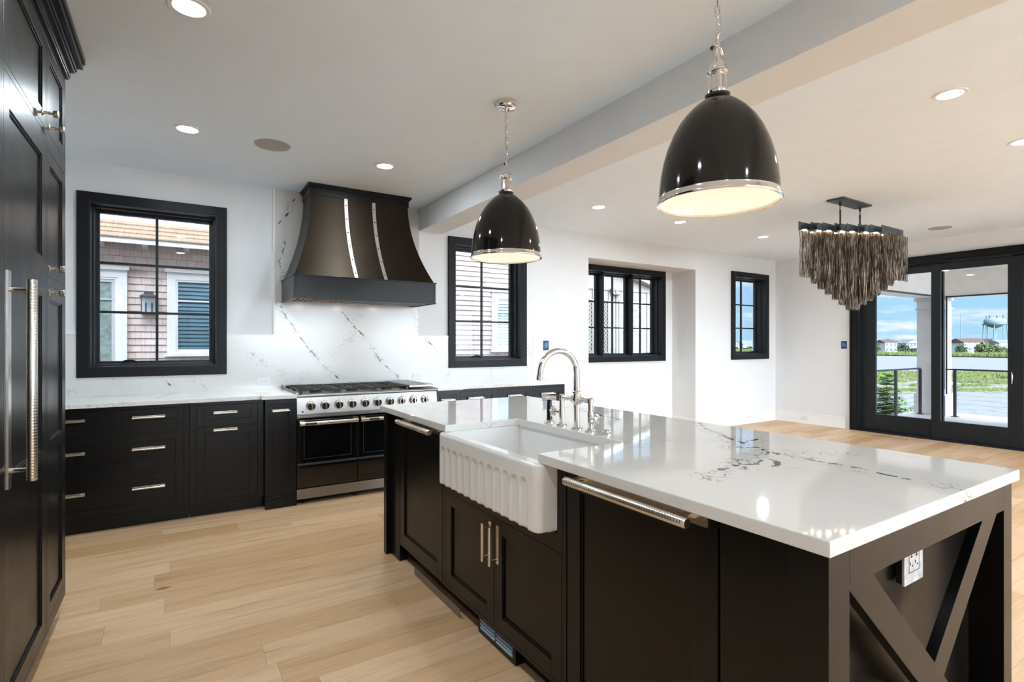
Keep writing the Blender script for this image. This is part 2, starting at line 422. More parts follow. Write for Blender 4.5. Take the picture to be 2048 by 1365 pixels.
# ================================================================== THE ROOM
WY = 5.41          # window wall
CZ = 2.80          # ceiling
XR = 8.934         # wall with the sliding door
XL = -1.12
NX0, NX1, NY, NZ = 4.632, 6.792, 5.865, 2.488   # niche
YB = -4.6
Y = MY(WY)
W1 = (-0.594, 0.306, 1.14, 2.49)
W2 = (2.650, 3.545, 1.14, 2.49)
W4 = (7.742, 8.612, 1.145, 2.47)
tag(holes(MB(), MY(WY), XL - 0.2, XR + 0.2, -0.3, CZ + 0.3, 0, -0.23, [W1, W2, W4, (NX0, NX1, -0.3, NZ)]).build('wall_back', 'wall', smooth=False), kind='structure')
mb = MB(); W3 = (4.74, 6.530, 1.14, 2.42)
holes(mb, MY(NY), NX0 - 0.2, NX1 + 0.2, -0.3, NZ + 0.2, 0, -0.23, [W3])
mb.box(NX0 - 0.2, NX0, WY + 0.23, NY, -0.3, NZ + 0.2); mb.box(NX1, NX1 + 0.2, WY + 0.23, NY, -0.3, NZ + 0.2)
mb.box(NX0, NX1, WY + 0.23, NY, NZ, NZ + 0.2)
tag(mb.build('wall_niche', 'wall', smooth=False), kind='structure')
DY0, DY1, DZ = 0.60, 4.177, 2.582
R = MXn(XR)
tag(holes(MB(), lambda s, t, d: (XR - d, s, t), YB - 0.2, WY, -0.3, CZ + 0.3, 0, -0.2, [(DY0, DY1, 0.0, DZ), (-3.9, -0.5, 0.0, 2.45)]).build('wall_right', 'wall', smooth=False), kind='structure')
tag(MB().box(XL - 0.2, XL, YB - 0.2, WY, -0.3, CZ + 0.3).build('wall_left', 'wall', smooth=False), kind='structure')
# wall behind the photographer, with wide glazed openings
tag(holes(MB(), lambda s, t, d: (s, YB + d, t), XL, XR, -0.3, CZ + 0.3, 0, -0.2, [(1.2, 3.9, 1.1, 2.5), (4.9, 8.5, 0.0, 2.45)]).build('wall_front', 'wall', smooth=False), kind='structure')
tag(MB().box(XL - 0.2, XR + 0.05, YB - 0.2, NY + 0.23, -0.3, 0).build('floor', 'oak', smooth=False), kind='structure')
tag(MB().box(XL, XR, YB, WY, CZ, CZ + 0.3).build('ceiling', 'ceiling', smooth=False), kind='structure')
tag(MB().box(XL - 0.2, XR + 0.2, YB - 0.2, WY + 0.23, CZ + 0.302, 8.5).build('upper_blocker_wall', 'whitetrim_out', smooth=False), kind='structure')  # added unseen mass above the ceiling, keeps sky light off the neighbour's facade
tag(MB().box(XL - 9, XL - 0.202, YB - 0.2, WY + 0.23, -4.0, 8.5).build('side_blocker_wall', 'whitetrim_out', smooth=False), kind='structure')  # added unseen block on the left, shields the facade from the sky glow
tag(MB().box(XL - 6, XR + 6, -50, YB - 0.25, -0.5, -0.12).build('ground_bounce', 'bounce', smooth=False), kind='structure')  # added out of view, pale slab bouncing daylight up to the ceiling
tag(MB().box(2.222, 2.498, YB, WY, 2.562, CZ).build('beam', 'wall', smooth=False), kind='structure')

def baseboard(name, mp, s0, s1):
    mb = MB(); mb.mbox(mp, s0, s1, 0, 0.135, 0, 0.016); mb.mbox(mp, s0, s1, 0.135, 0.165, 0, 0.011); mb.mbox(mp, s0, s1, 0.165, 0.178, 0, 0.017); mb.mbox(mp, s0, s1, 0, 0.018, 0.016, 0.028)
    tag(mb.build(name, 'trim', smooth=False, bevel=0.002), kind='structure')
baseboard('baseboard_back', MY(WY), NX1, XR - 0.02)
baseboard('baseboard_back_middle', MY(WY), 3.76, NX0)
baseboard('baseboard_niche', MY(NY), NX0 + 0.02, NX1 - 0.02)
baseboard('baseboard_niche_side', MXn(NX1), WY, NY)
baseboard('baseboard_right', MXn(XR), DY1 + 0.07, WY - 0.02)

# ------------------------------------------------------------------ windows
def casement(n, cas, yw, yg, sashes, cw=0.078, crank=None):
    root = struct_root('window_%d' % n, ((cas[0] + cas[1]) / 2, yw, cas[2])); mp = MY(yw)
    MB().ring(mp, cas[0], cas[1], cas[2], cas[3], cw, 0, 0.035).build('casing', 'casing', root, smooth=False, bevel=0.002)
    i0, i1, j0, j1 = cas[0] + cw, cas[1] - cw, cas[2] + cw, cas[3] - cw
    mb = MB(); mb.ring(mp, i0 - 0.004, i1 + 0.004, j0 - 0.004, j1 + 0.004, 0.014, 0.030, -(yg - yw) - 0.03)
    mb.ring(mp, i0 + 0.01, i1 - 0.01, j0 + 0.01, j1 - 0.01, 0.014, -(yg - yw) * 0.35, -(yg - yw) - 0.03)
    mb.ring(mp, i0 + 0.018, i1 - 0.018, j0 + 0.018, j1 - 0.018, 0.010, -(yg - yw) * 0.62, -(yg - yw) - 0.03)
    for a, b in zip(sashes[:-1], sashes[1:]):
        mb.mbox(mp, a[1] - 0.002, b[0] + 0.002, j0, j1, -0.03, -(yg - yw) - 0.03)
    mb.build('jamb_liner', 'window', root, smooth=False, bevel=0.0015)
    for k, (a, b) in enumerate(sashes):
        z0, z1 = j0 + 0.012, j1 - 0.012; d = -(yg - yw)
        mb = MB(); mb.ring(mp, a + 0.004, b - 0.004, z0, z1, 0.036, d + 0.022, d - 0.022)
        sf = mb.build('sash', 'window', root, smooth=False, bevel=0.002)
        g0, g1, h0, h1 = a + 0.04, b - 0.04, z0 + 0.036, z1 - 0.036
        mb = MB(); cx = (g0 + g1) / 2; w = 0.010
        mb.mbox(mp, cx - w, cx + w, h0, h1, d + 0.014, d - 0.014)
        for q in (1 / 3, 2 / 3):
            zz = h0 + (h1 - h0) * q; mb.mbox(mp, g0, cx - w, zz - w, zz + w, d + 0.0139, d - 0.0139); mb.mbox(mp, cx + w, g1, zz - w, zz + w, d + 0.0139, d - 0.0139)
        mb.build('muntin_bars', 'window', sf, smooth=False, bevel=0.001)
        MB().mbox(mp, g0 - 0.005, g1 + 0.005, h0 - 0.005, h1 + 0.005, d + 0.003, d - 0.003).build('pane', 'glass', sf, smooth=False)
    for cx in (crank if crank is not None else [(sashes[0][0] + sashes[0][1]) / 2]):
        mb = MB(); d = -(yg - yw) + 0.035
        mb.mbox(mp, cx - 0.028, cx + 0.028, j0 + 0.012, j0 + 0.040, d - 0.01, d + 0.012)
        a = mp(cx - 0.02, j0 + 0.045, d + 0.01); bpt = mp(cx + 0.075, j0 + 0.040, d + 0.02)
        mb.tube([a, mp(cx + 0.01, j0 + 0.054, d + 0.016), mp(cx + 0.05, j0 + 0.052, d + 0.02), bpt], 0.0065, 8)
        mb.lathe([(0, 0), (0.009, 0.001), (0.009, 0.018), (0, 0.019)], mp(cx + 0.075, j0 + 0.022, d + 0.02), n=10)
        mb.build('crank_handle', 'casing', root)
    mb = MB(); xl = i1 - 0.035; d = -(yg - yw) + 0.03
    mb.tube([mp(xl, j0 + 0.25, d), mp(xl + 0.002, j0 + 0.31, d + 0.012), mp(xl - 0.012, j0 + 0.33, d + 0.02)], 0.005, 8)
    mb.build('lock_lever', 'casing', root)
    return root
casement(1, (-0.669, 0.381, 1.068, 2.557), WY - 0.0, 5.575, [(-0.580, 0.292)], crank=[-0.36])
casement(2, (2.572, 3.622, 1.068, 2.548), WY, 5.575, [(2.664, 3.530)], crank=[2.98])
casement(3, (4.655, 6.603, 1.068, 2.488), NY, 6.03, [(4.745, 5.325), (5.345, 5.925), (5.945, 6.515)], crank=[6.42])
casement(4, (7.669, 8.689, 1.078, 2.532), WY, 5.575, [(7.755, 8.603)], crank=[8.42])

# ------------------------------------------------------------------ stone splashback
def S(u, v):   # helper: two numbers along the wall -> point on the stone face
    return (u, WY - 0.02, v)
vs_strong = [
 [S(0.846, 1.66), S(0.97, 1.46), S(1.10, 1.27), S(1.22, 1.12), S(1.36, 1.00)],
 [S(1.40, 1.66), S(1.52, 1.52), S(1.66, 1.38), S(1.78, 1.17), S(1.98, 0.99)],
 [S(2.17, 1.66), S(2.24, 1.45), S(2.40, 1.30), S(2.46, 1.20)],
 [S(0.96, 2.75), S(0.88, 2.56), S(0.79, 2.45)],
 [S(0.87, 2.30), S(0.82, 2.12), S(0.84, 2.00), S(0.92, 1.82)],
 [S(0.79, 1.72), S(0.85, 1.68)],
 [S(-0.10, 1.06), S(-0.03, 0.955)], [S(-0.74, 0.975), S(-0.70, 0.955)],
]
vs_faint = [
 [S(1.58, 1.62), S(1.48, 1.40), S(1.28, 1.20), S(1.06, 1.04), S(0.95, 0.93)],
 [S(0.40, 1.36), S(0.60, 1.22), S(0.82, 1.10), S(0.93, 0.93)],
 [S(1.36, 1.00), S(1.58, 0.93)], [S(2.46, 1.2), S(2.62, 1.05), S(2.55, 0.95)],
 [S(-0.45, 1.06), S(-0.30, 0.93)], [S(0.10, 1.06), S(0.18, 0.93)], [S(3.64, 1.35), S(3.68, 1.15)],
]
M['splash'] = quartz('veined_quartz_splashback', vs_strong, vs_faint, (0.66, 0.65, 0.63), 0.19)
sb = thing('backsplash', (1.3, WY, 0.92), 'white stone splashback with black cracked veins behind the range and counters', 'backsplash')
mb = MB(); holes(mb, MY(WY), XL, 3.72, 0.90, 1.42, 0.0005, 0.02, [(-0.665, 0.377, 1.072, 2), (2.576, 3.618, 1.072, 2), (0.779, 2.217, 0, 3)])
mb.mbox(MY(WY), 0.779, 2.217, 0.90, CZ - 0.001, 0.0005, 0.02)
mb.build('stone_slab', M['splash'], sb, smooth=False)
mp = MY(WY); q = 0.024
for a in ((0.765, 0.779, 1.42, CZ - 0.001), (0.381, 0.765, 1.42, 1.43), (XL, -0.669, 1.42, 1.43), (2.217, 2.224, 1.42, 2.56), (2.224, 2.572, 1.42, 1.43), (3.622, 3.72, 1.42, 1.43), (3.72, 3.727, 0.92, 1.43)):
    MB().mbox(mp, *a, 0.0005, q).build('edge_strip', 'trim', sb, smooth=False)

# ------------------------------------------------------------------ cabinet kit
def shaker(name, mp, s0, s1, t0, t1, parent, fw=0.055, panels=None, thick=0.02, mat='black'):
    mb = MB(); g = 0.0015; s0 += g; s1 -= g; t0 += g; t1 -= g
    if panels is None: panels = [(t0 + fw, t1 - fw)]
    holes(mb, mp, s0, s1, t0, t1, -thick, 0, [(s0 + fw, s1 - fw, a, b) for a, b in panels])
    for a, b in panels:
        mb.mbox(mp, s0 + fw - 0.002, s1 - fw + 0.002, a - 0.002, b + 0.002, -thick, -0.010)
        # stepped bead round the panel
        mb.ring(mp, s0 + fw, s1 - fw, a, b, 0.007, -0.012, -0.0045)
    return mb.build(name, mat, parent, smooth=False, bevel=0.0009)
def pull(mp, cs, ct, ln, parent, vertical=False, r=0.0075, so=0.034, plate=0.011, mat='nickel'):
    mb = MB(); h = ln / 2
    P = (lambda a, b, d: mp(cs + a, ct + b, d)) if not vertical else (lambda a, b, d: mp(cs + b, ct + a, d))
    a = P(-h, -plate, 0.0); b = P(h, plate, 0.003); mb.box(a[0], b[0], a[1], b[1], a[2], b[2])
    for q in (-h + 0.02, h - 0.02):
        mb.cyl(P(q, 0, 0.003), P(q, 0, so), 0.005, 10); mb.lathe([(0, 0), (0.008, 0.0), (0.006, 0.006)], P(q, 0, 0.003), Vector(mp(0, 0, 1)) - Vector(mp(0, 0, 0)), 10)
    ax = [P(-h, 0, so), P(-h + 0.012, 0, so), P(h - 0.012, 0, so), P(h, 0, so)]
    mb.tube(ax, r, 14)
    k = int(ln / 0.012)
    for i in range(1, k):
        x = -h + 0.015 + (ln - 0.03) * i / k; mb.cyl(P(x - 0.0012, 0, so), P(x + 0.0012, 0, so), r + 0.0007, 12)
    return tag(mb.build('handle', mat, parent), 'nickel bar handle with backplate')
def carcass(parent, mp, s0, s1, t0, t1, depth, opens, mat='black', name='frame'):
    mb = MB(); mb.mbox(mp, s0 + 0.001, s1 - 0.001, t0, t1, -0.0215, -depth)
    holes(mb, mp, s0 + 0.0005, s1 - 0.0005, t0, t1, -0.0215, 0, opens)
    return mb.build(name, mat, parent, smooth=False, bevel=0.0008)

# ================================================================== TALL UNITS ON THE LEFT
TF = -0.465; tm = MX(TF); TD = TF - XL - 0.01
def knob(mp, s, t, parent):
    mb = MB(); o = mp(s, t, 0); ax = Vector(mp(0, 0, 1)) - Vector(mp(0, 0, 0))
    mb.lathe([(0, 0), (0.014, 0), (0.014, 0.003), (0.006, 0.005), (0.005, 0.020), (0.008, 0.021), (0.008, 0.024), (0.0045, 0.026), (0.0045, 0.033), (0.0125, 0.036), (0.015, 0.039), (0.015, 0.050), (0.013, 0.053), (0, 0.054)], o, ax, 8)
    return tag(mb.build('knob', 'nickel', parent, angle=20), 'faceted nickel knob')
pantry = thing('pantry_cabinet', (TF, 3.18, 0), 'narrow tall black pantry cabinet at the far end of the left run, three doors', 'cabinet')
carcass(pantry, tm, 2.945, 3.40, 0.10, 2.665, TD, [(2.967, 3.372, 2.245, 2.625), (2.967, 3.372, 1.628, 2.172), (2.967, 3.372, 0.150, 1.590)])
MB().box(XL + 0.01, TF - 0.075, 2.945, 3.39, 0, 0.10).build('toe_kick', 'black', pantry, smooth=False)
d = shaker('door', tm, 2.967, 3.372, 2.245, 2.625, pantry, 0.05); knob(tm, 2.995, 2.272, d)
d = shaker('door', tm, 2.967, 3.372, 1.628, 2.172, pantry, 0.055); knob(tm, 2.998, 1.663, d)
d = shaker('door', tm, 2.967, 3.372, 0.150, 1.590, pantry, 0.055, [(0.21, 0.87), (0.90 + 0.02, 1.53)]); knob(tm, 2.998, 1.560, d)
fr = thing('refrigerator', (TF, 2.60, 0), 'tall black panelled refrigerator with a long knurled nickel handle, next to the narrow pantry', 'refrigerator')
carcass(fr, tm, 2.262, 2.944, 0.10, 2.665, TD, [(2.29, 2.93, 2.245, 2.625), (2.29, 2.93, 0.12, 2.222)])
MB().box(XL + 0.01, TF - 0.075, 2.262, 2.944, 0, 0.10).build('toe_kick', 'black', fr, smooth=False)
d = shaker('upper_door', tm, 2.29, 2.93, 2.245, 2.625, fr, 0.06); knob(tm, 2.862, 2.290, d)
d = shaker('door', tm, 2.29, 2.93, 0.12, 2.222, fr, 0.068, [(0.19, 0.85), (0.905, 1.535), (1.70, 2.115)])
mb = MB(); yb = 2.345
mb.mbox(tm, yb - 0.018, yb + 0.018, 0.865, 1.580, 0, 0.004)
for z in (0.925, 1.518): mb.cyl((TF + 0.004, yb, z), (TF + 0.062, yb - 0.02, z), 0.0075, 12)
mb.tube([(TF + 0.062, yb - 0.02, z) for z in (0.888, 0.892, 1.548, 1.552)], [0.012, 0.0145, 0.0145, 0.012], 20)
for i in range(64):
    z = 0.90 + i * 0.01; mb.cyl((TF + 0.062, yb - 0.02, z), (TF + 0.062, yb - 0.02, z + 0.0035), 0.0152, 18)
tag(mb.build('handle', 'nickel', d), 'long knurled nickel bar handle')
fz = thing('freezer', (TF, 1.90, 0), 'tall black panelled freezer cut by the left edge of the photo', 'freezer')
carcass(fz, tm, 1.55, 2.261, 0.10, 2.665, TD, [(1.58, 2.245, 2.245, 2.625), (1.58, 2.245, 0.12, 2.222)])
MB().box(XL + 0.01, TF - 0.075, 1.55, 2.261, 0, 0.10).build('toe_kick', 'black', fz, smooth=False)
shaker('upper_door', tm, 1.58, 2.245, 2.245, 2.625, fz, 0.06); shaker('door', tm, 1.58, 2.245, 0.12, 2.222, fz, 0.068, [(0.19, 0.85), (0.905, 1.535), (1.70, 2.115)])
# crown along the tall units
mb = MB()
for z0, z1, dd in ((2.655, 2.668, 0.014), (2.668, 2.700, 0.018), (2.700, 2.712, 0.034), (2.712, 2.738, 0.042), (2.738, 2.768, 0.062), (2.768, 2.799, 0.070)):
    mb.box(XL + 0.012, TF + dd, 1.50, 3.40 + dd, z0, z1)
tag(mb.build('trim_1', 'black', smooth=False, bevel=0.003), kind='structure')

# ================================================================== BASE CABINETS UNDER THE WINDOWS
BF = 4.73; bm_ = MY(BF); BD = WY - BF - 0.03; CT = 0.92
def base_unit(name, label, cat, s0, s1, yf, opens, group=None, toe=0.055, toez=0.10):
    mp = MY(yf); root = thing(name, ((s0 + s1) / 2, yf, 0), label, cat, group)
    carcass(root, mp, s0, s1, toez, CT - 0.031, WY - yf - 0.03, opens)
    if toe is not None: MB().box(s0 + 0.002, s1 - 0.002, yf + toe, WY - 0.03, 0, toez).build('toe_kick', 'black', root, smooth=False)
    return root, mp
dc, mp = base_unit('drawer_cabinet', 'wide black four-drawer base cabinet under the left window', 'cabinet', -0.90, 0.083, BF,
    [(-0.855, -0.428, 0.735, 0.862), (-0.380, 0.047, 0.735, 0.862), (-0.855, 0.047, 0.415, 0.678), (-0.855, 0.047, 0.115, 0.388)])
d = shaker('drawer', mp, -0.855, -0.428, 0.735, 0.862, dc, 0.040); pull(mp, -0.641, 0.800, 0.20, d)
d = shaker('drawer', mp, -0.380, 0.047, 0.735, 0.862, dc, 0.040); pull(mp, -0.172, 0.800, 0.20, d)
for z0, z1, zp in ((0.415, 0.678, 0.570), (0.115, 0.388, 0.285)):
    d = shaker('drawer', mp, -0.855, 0.047, z0, z1, dc, 0.050)
    for x in (-0.641, -0.172): pull(mp, x, zp, 0.20, d)
cc, _ = base_unit('corner_cabinet', 'black corner base unit mostly hidden behind the tall pantry', 'cabinet', XL + 0.01, -0.902, BF, [])
tc, mp = base_unit('pullout_cabinet', 'black base cabinet with one small drawer over a tall door, left of the range', 'cabinet', 0.085, 0.600, BF,
    [(0.130, 0.556, 0.700, 0.862), (0.130, 0.556, 0.125, 0.688)])
d = shaker('drawer', mp, 0.130, 0.556, 0.700, 0.862, tc, 0.045); pull(mp, 0.325, 0.800, 0.165, d)
d = shaker('door', mp, 0.130, 0.556, 0.125, 0.688, tc, 0.055); pull(mp, 0.325, 0.666, 0.165, d)
def spice(x0, x1, label, hx0, hx1):
    yf = 4.675; root, mp = base_unit('spice_pullout', label, 'cabinet', x0, x1, yf, [(x0 + 0.033, x1 - 0.030, 0.135, 0.845)], toe=None)
    mb = MB(); mb.box(x0 - 0.0, x1, yf - 0.016, WY - 0.03, 0.0, 0.075); mb.box(x0, x1, yf - 0.010, WY - 0.03, 0.075, 0.100)
    mb.build('plinth', 'black', root, smooth=False, bevel=0.003)
    d = shaker('door', mp, x0 + 0.033, x1 - 0.030, 0.135, 0.845, root, 0.020); pull(mp, (hx0 + hx1) / 2, 0.793, hx1 - hx0, d)
spice(0.603, 0.840, 'narrow black pull-out pilaster just left of the range', 0.655, 0.785)
spice(2.104, 2.345, 'narrow black pull-out pilaster just right of the range', 2.155, 2.290)
for x0, x1, lab, hc in ((2.347, 2.842, 'black base cabinet under the small window, nearest the range', 2.56), (2.844, 3.260, 'middle one of the black base cabinets right of the range', 3.03), (3.262, 3.700, 'end black base cabinet at the right end of the window counter', 3.46)):
    rc, mp = base_unit('base_cabinet', lab, 'cabinet', x0, x1, BF, [(x0 + 0.035, x1 - 0.035, 0.720, 0.862), (x0 + 0.035, x1 - 0.035, 0.125, 0.690)])
    d = shaker('drawer', mp, x0 + 0.035, x1 - 0.035, 0.720, 0.862, rc, 0.045); pull(mp, hc, 0.790, 0.165, d)
    shaker('door', mp, x0 + 0.035, x1 - 0.035, 0.125, 0.690, rc, 0.055)
c0 = CT - 0.03
M['counter'] = quartz('veined_quartz_counter', [[(0.30, 4.70, CT), (0.33, 4.72, c0)], [(-0.12, 4.9, CT), (-0.02, 5.4, CT)]],
    [[(-1.0, 4.75, CT), (-0.2, 4.68, CT)], [(-0.6, 5.3, CT), (0.5, 4.7, CT)], [(2.4, 4.7, CT), (3.1, 4.69, CT), (3.7, 4.9, CT)], [(0.9, 5.3, CT), (0.5, 4.9, CT)]], rough=0.06)
tag(MB().box(XL + 0.005, 0.575, 4.690, WY - 0.021, CT - 0.03, CT).box(0.5752, 0.8405, 4.640, WY - 0.021, CT - 0.03, CT).build('countertop', M['counter'], smooth=False, bevel=0.002), 'white veined counter slab left of the range, under the large window', 'countertop')
tag(MB().box(2.3752, 3.74, 4.690, WY - 0.021, CT - 0.03, CT).box(2.1035, 2.375, 4.640, WY - 0.021, CT - 0.03, CT).build('countertop', M['counter'], smooth=False, bevel=0.002), 'white veined counter slab right of the range, under the partly hidden window', 'countertop')

# ------------------------------------------------------------------ sockets and boxes
def outlet(mp, cs, ct, label, w=0.115, h=0.075, horiz=True, name='wall_outlet', d0=0.0005):
    root = thing(name, mp(cs, ct, d0), label, 'outlet')
    MB().mbox(mp, cs - w / 2, cs + w / 2, ct - h / 2, ct + h / 2, d0, d0 + 0.006).build('plate', 'plastic', root, smooth=False, bevel=0.002)
    e = d0 + 0.0062
    for q in (-1, 1):
        mb = MB(); x = cs + q * w * 0.17
        for dx, dz, a, b in ((-0.006, 0.004, 0.0012, 0.004), (0.006, 0.004, 0.0012, 0.004), (0, -0.006, 0.002, 0.002)):
            mb.mbox(mp, x + dx - a, x + dx + a, ct + dz - b, ct + dz + b, e - 0.001, e)
        mb.build('socket', 'slot', root, smooth=False)
    MB().ring(mp, cs - w * 0.32, cs + w * 0.32, ct - h * 0.26, ct + h * 0.26, 0.0012, d0 + 0.005, d0 + 0.0068).build('face', 'trim', root, smooth=False)
ms = MY(WY - 0.02)
outlet(ms, 0.683, 0.992, 'white horizontal outlet on the splashback left of the range')
outlet(ms, 2.205, 0.990, 'white horizontal outlet on the splashback behind the right end of the range')
outlet(ms, 3.21, 0.990, 'white horizontal outlet on the splashback under the partly hidden window', w=0.16, h=0.085)
outlet(MY(WY - 0.016), 8.15, 0.10, 'white outlet in the baseboard under the small right window', w=0.12, h=0.06)
outlet(MXn(XR - 0.016), 4.90, 0.085, 'white outlet in the baseboard between the corner and the sliding door', w=0.12, h=0.06)
def bluebox(mp, s, t, label):
    root = thing('electrical_box', mp(s, t, 0), label, 'electrical box')
    MB().ring(mp, s - 0.04, s + 0.04, t - 0.060, t + 0.060, 0.006, 0.0005, 0.008).mbox(mp, s - 0.036, s + 0.036, t - 0.056, t + 0.056, 0.0005, 0.003).build('box', 'bluebox', root, smooth=False)
    MB().mbox(mp, s - 0.012, s + 0.012, t - 0.03, t + 0.03, 0.003, 0.012).mbox(mp, s - 0.025, s - 0.017, t - 0.04, t + 0.02, 0.003, 0.010).mbox(mp, s + 0.016, s + 0.026, t - 0.02, t + 0.045, 0.003, 0.010).build('tabs', 'bluelid', root, smooth=False)
bluebox(MY(WY), 3.93, 1.32, 'open blue electrical box on the wall above the faucet, right of the counter')
bluebox(MXn(XR), 4.272, 1.322, 'open blue electrical box on the wall beside the sliding door')

# ================================================================== RANGE
RX0, RX1, RF = 0.842, 2.102, 4.665
rg = thing('gas_range', ((RX0 + RX1) / 2, RF, 0), 'wide stainless double-oven gas range with ten knobs under the black hood', 'range')
rm = MY(RF)
MB().box(RX0, RX1, RF + 0.03, WY - 0.04, 0.11, 0.895).build('body', 'enamel', rg, smooth=False)
mb = MB(); mb.box(RX0, RX1, RF - 0.005, WY - 0.03, 0.895, 0.915)
mb.tube([(RX0, RF - 0.004, 0.903), (RX1, RF - 0.004, 0.903)], 0.0135, 20)
mb.box(RX0, RX1, WY - 0.07, WY - 0.022, 0.915, 0.955); mb.box(RX0, RX0 + 0.02, RF + 0.03, WY - 0.07, 0.915, 0.93)
mb.build('cooktop', 'steel', rg, bevel=0.001)
mb = MB()
mb.prism([(RX0, RF + 0.005, 0.892), (RX0, RF + 0.03, 0.892), (RX0, RF + 0.03, 0.735), (RX0, RF - 0.012, 0.735), (RX0, RF - 0.012, 0.752)], (RX1 - RX0, 0, 0))
mb.box(RX0, RX1, RF - 0.026, RF + 0.03, 0.722, 0.737)
mb.build('control_panel', 'steel', rg, smooth=False, bevel=0.0015)
kx = [0.953, 1.068, 1.183, 1.296, 1.410, 1.523, 1.638, 1.752, 1.864, 1.978]
for i, x in enumerate(kx):
    o = Vector((x, RF - 0.003, 0.817)); ax = Vector((0, -1, -0.10)).normalized(); mb = MB()
    mb.lathe([(0, 0), (0.040, 0), (0.040, 0.006), (0.036, 0.010), (0.031, 0.011), (0.031, 0.030), (0.029, 0.034), (0.0, 0.034)], o, ax, 28)
    k = mb.build('knob', 'chrome', rg); tag(k, 'polished round control knob with dark centre')
    mb = MB(); mb.lathe([(0, 0), (0.023, 0), (0.022, 0.004), (0, 0.004)], o + ax * 0.032, ax, 20); mb.build('dark_ring', 'slot', k)
    a = o + ax * 0.036; mb = MB(); mb.box(a.x - 0.005, a.x + 0.005, a.y - 0.016, a.y, a.z - 0.025, a.z + 0.025); mb.build('grip', 'chrome', k, smooth=False, bevel=0.003)
for x in kx: MB().lathe([(0, 0), (0.003, 0), (0.003, 0.0015), (0, 0.0015)], (x, RF + 0.002, 0.870), (0, -1, 0), 10).build('indicator', 'slot', rg)
mb = MB()
mb.lathe([(0, 0), (0.009, 0), (0.007, 0.003), (0, 0.003)], (RX0 + 0.045, RF - 0.008, 0.772), (0, -1, 0), 12)
mb.build('igniter_button', 'slot', rg)
for a, b in ((1.52, 1.53), (1.42, 1.445)): MB().mbox(rm, a, b, 0.726, 0.731, 0.026, 0.0265).build('badge_mark', 'slot', rg, smooth=False)
def oven(x0, x1, wx0, wx1, lab):
    d = tag(MB().box(x0 + 0.003, x1 - 0.003, RF - 0.005, RF + 0.029, 0.345, 0.705).build('oven_door', 'enamel', rg, smooth=False, bevel=0.003), lab)
    MB().ring(rm, wx0, wx1, 0.375, 0.655, 0.004, 0.004, 0.0065).build('window_rim', 'gunmetal', d, smooth=False)
    MB().mbox(rm, wx0 + 0.004, wx1 - 0.004, 0.379, 0.651, 0.0045, 0.0055).build('window', 'enamel', d, smooth=False)
    mb = MB(); zc_, yo = 0.678, RF - 0.062
    mb.tube([(x0 + 0.012, yo, zc_), (x1 - 0.012, yo, zc_)], 0.0165, 20)
    for xe in (x0 + 0.012, x1 - 0.012):
        s_ = 1 if xe < (x0 + x1) / 2 else -1
        mb.tube([(xe, yo, zc_), (xe + s_ * 0.045, yo, zc_)], 0.0185, 20)
        mb.box(xe, xe + s_ * 0.040, yo, RF - 0.004, zc_ + 0.002, zc_ + 0.030)
    tag(mb.build('handle', 'nickel', d), 'thick tubular nickel oven handle')
    xc = x0 + (0.10 if x1 - x0 < 0.6 else 0.13)
    mb = MB(); mb.box(xc - 0.045, xc + 0.045, yo - 0.0185, yo - 0.014, zc_ - 0.011, zc_ + 0.011); mb.build('handle_plate', 'chrome', d, smooth=False, bevel=0.004)
    mb = MB(); mb.box(xc - 0.033, xc + 0.033, yo - 0.0195, yo - 0.016, zc_ - 0.006, zc_ + 0.006); mb.build('handle_inset', 'gunmetal', d, smooth=False, bevel=0.002)
    lp = MB().box(x0 + 0.003, x1 - 0.003, RF - 0.003, RF + 0.029, 0.135, 0.322); lp.build('lower_panel', 'enamel', rg, smooth=False, bevel=0.003)
    MB().box(x0 + 0.003, x1 - 0.003, RF - 0.014, RF + 0.02, 0.324, 0.342).build('vent_strip', 'gunmetal', rg, smooth=False, bevel=0.004)
XM = 1.345
oven(RX0, XM, RX0 + 0.055, XM - 0.055, 'narrow black oven door on the left')
oven(XM, RX1, XM + 0.05, RX1 - 0.055, 'wide black oven door on the right')
MB().box(RX0, RX1, RF - 0.008, RF + 0.03, 0.045, 0.128).build('kick_plate', 'steel', rg, smooth=False, bevel=0.002)
mb = MB()
for x in (RX0 + 0.07, XM, RX1 - 0.07):
    for y in (RF + 0.05, WY - 0.12): mb.lathe([(0, 0), (0.018, 0), (0.018, 0.012), (0.010, 0.014), (0.010, 0.12)], (x, y, 0), n=12)
mb.box(RX0 + 0.03, RX1 - 0.03, RF + 0.09, RF + 0.10, 0.004, 0.11)
mb.build('feet', 'slot', rg)
gx = [(0.872, 1.187), (1.193, 1.508), (1.514, 1.829)]
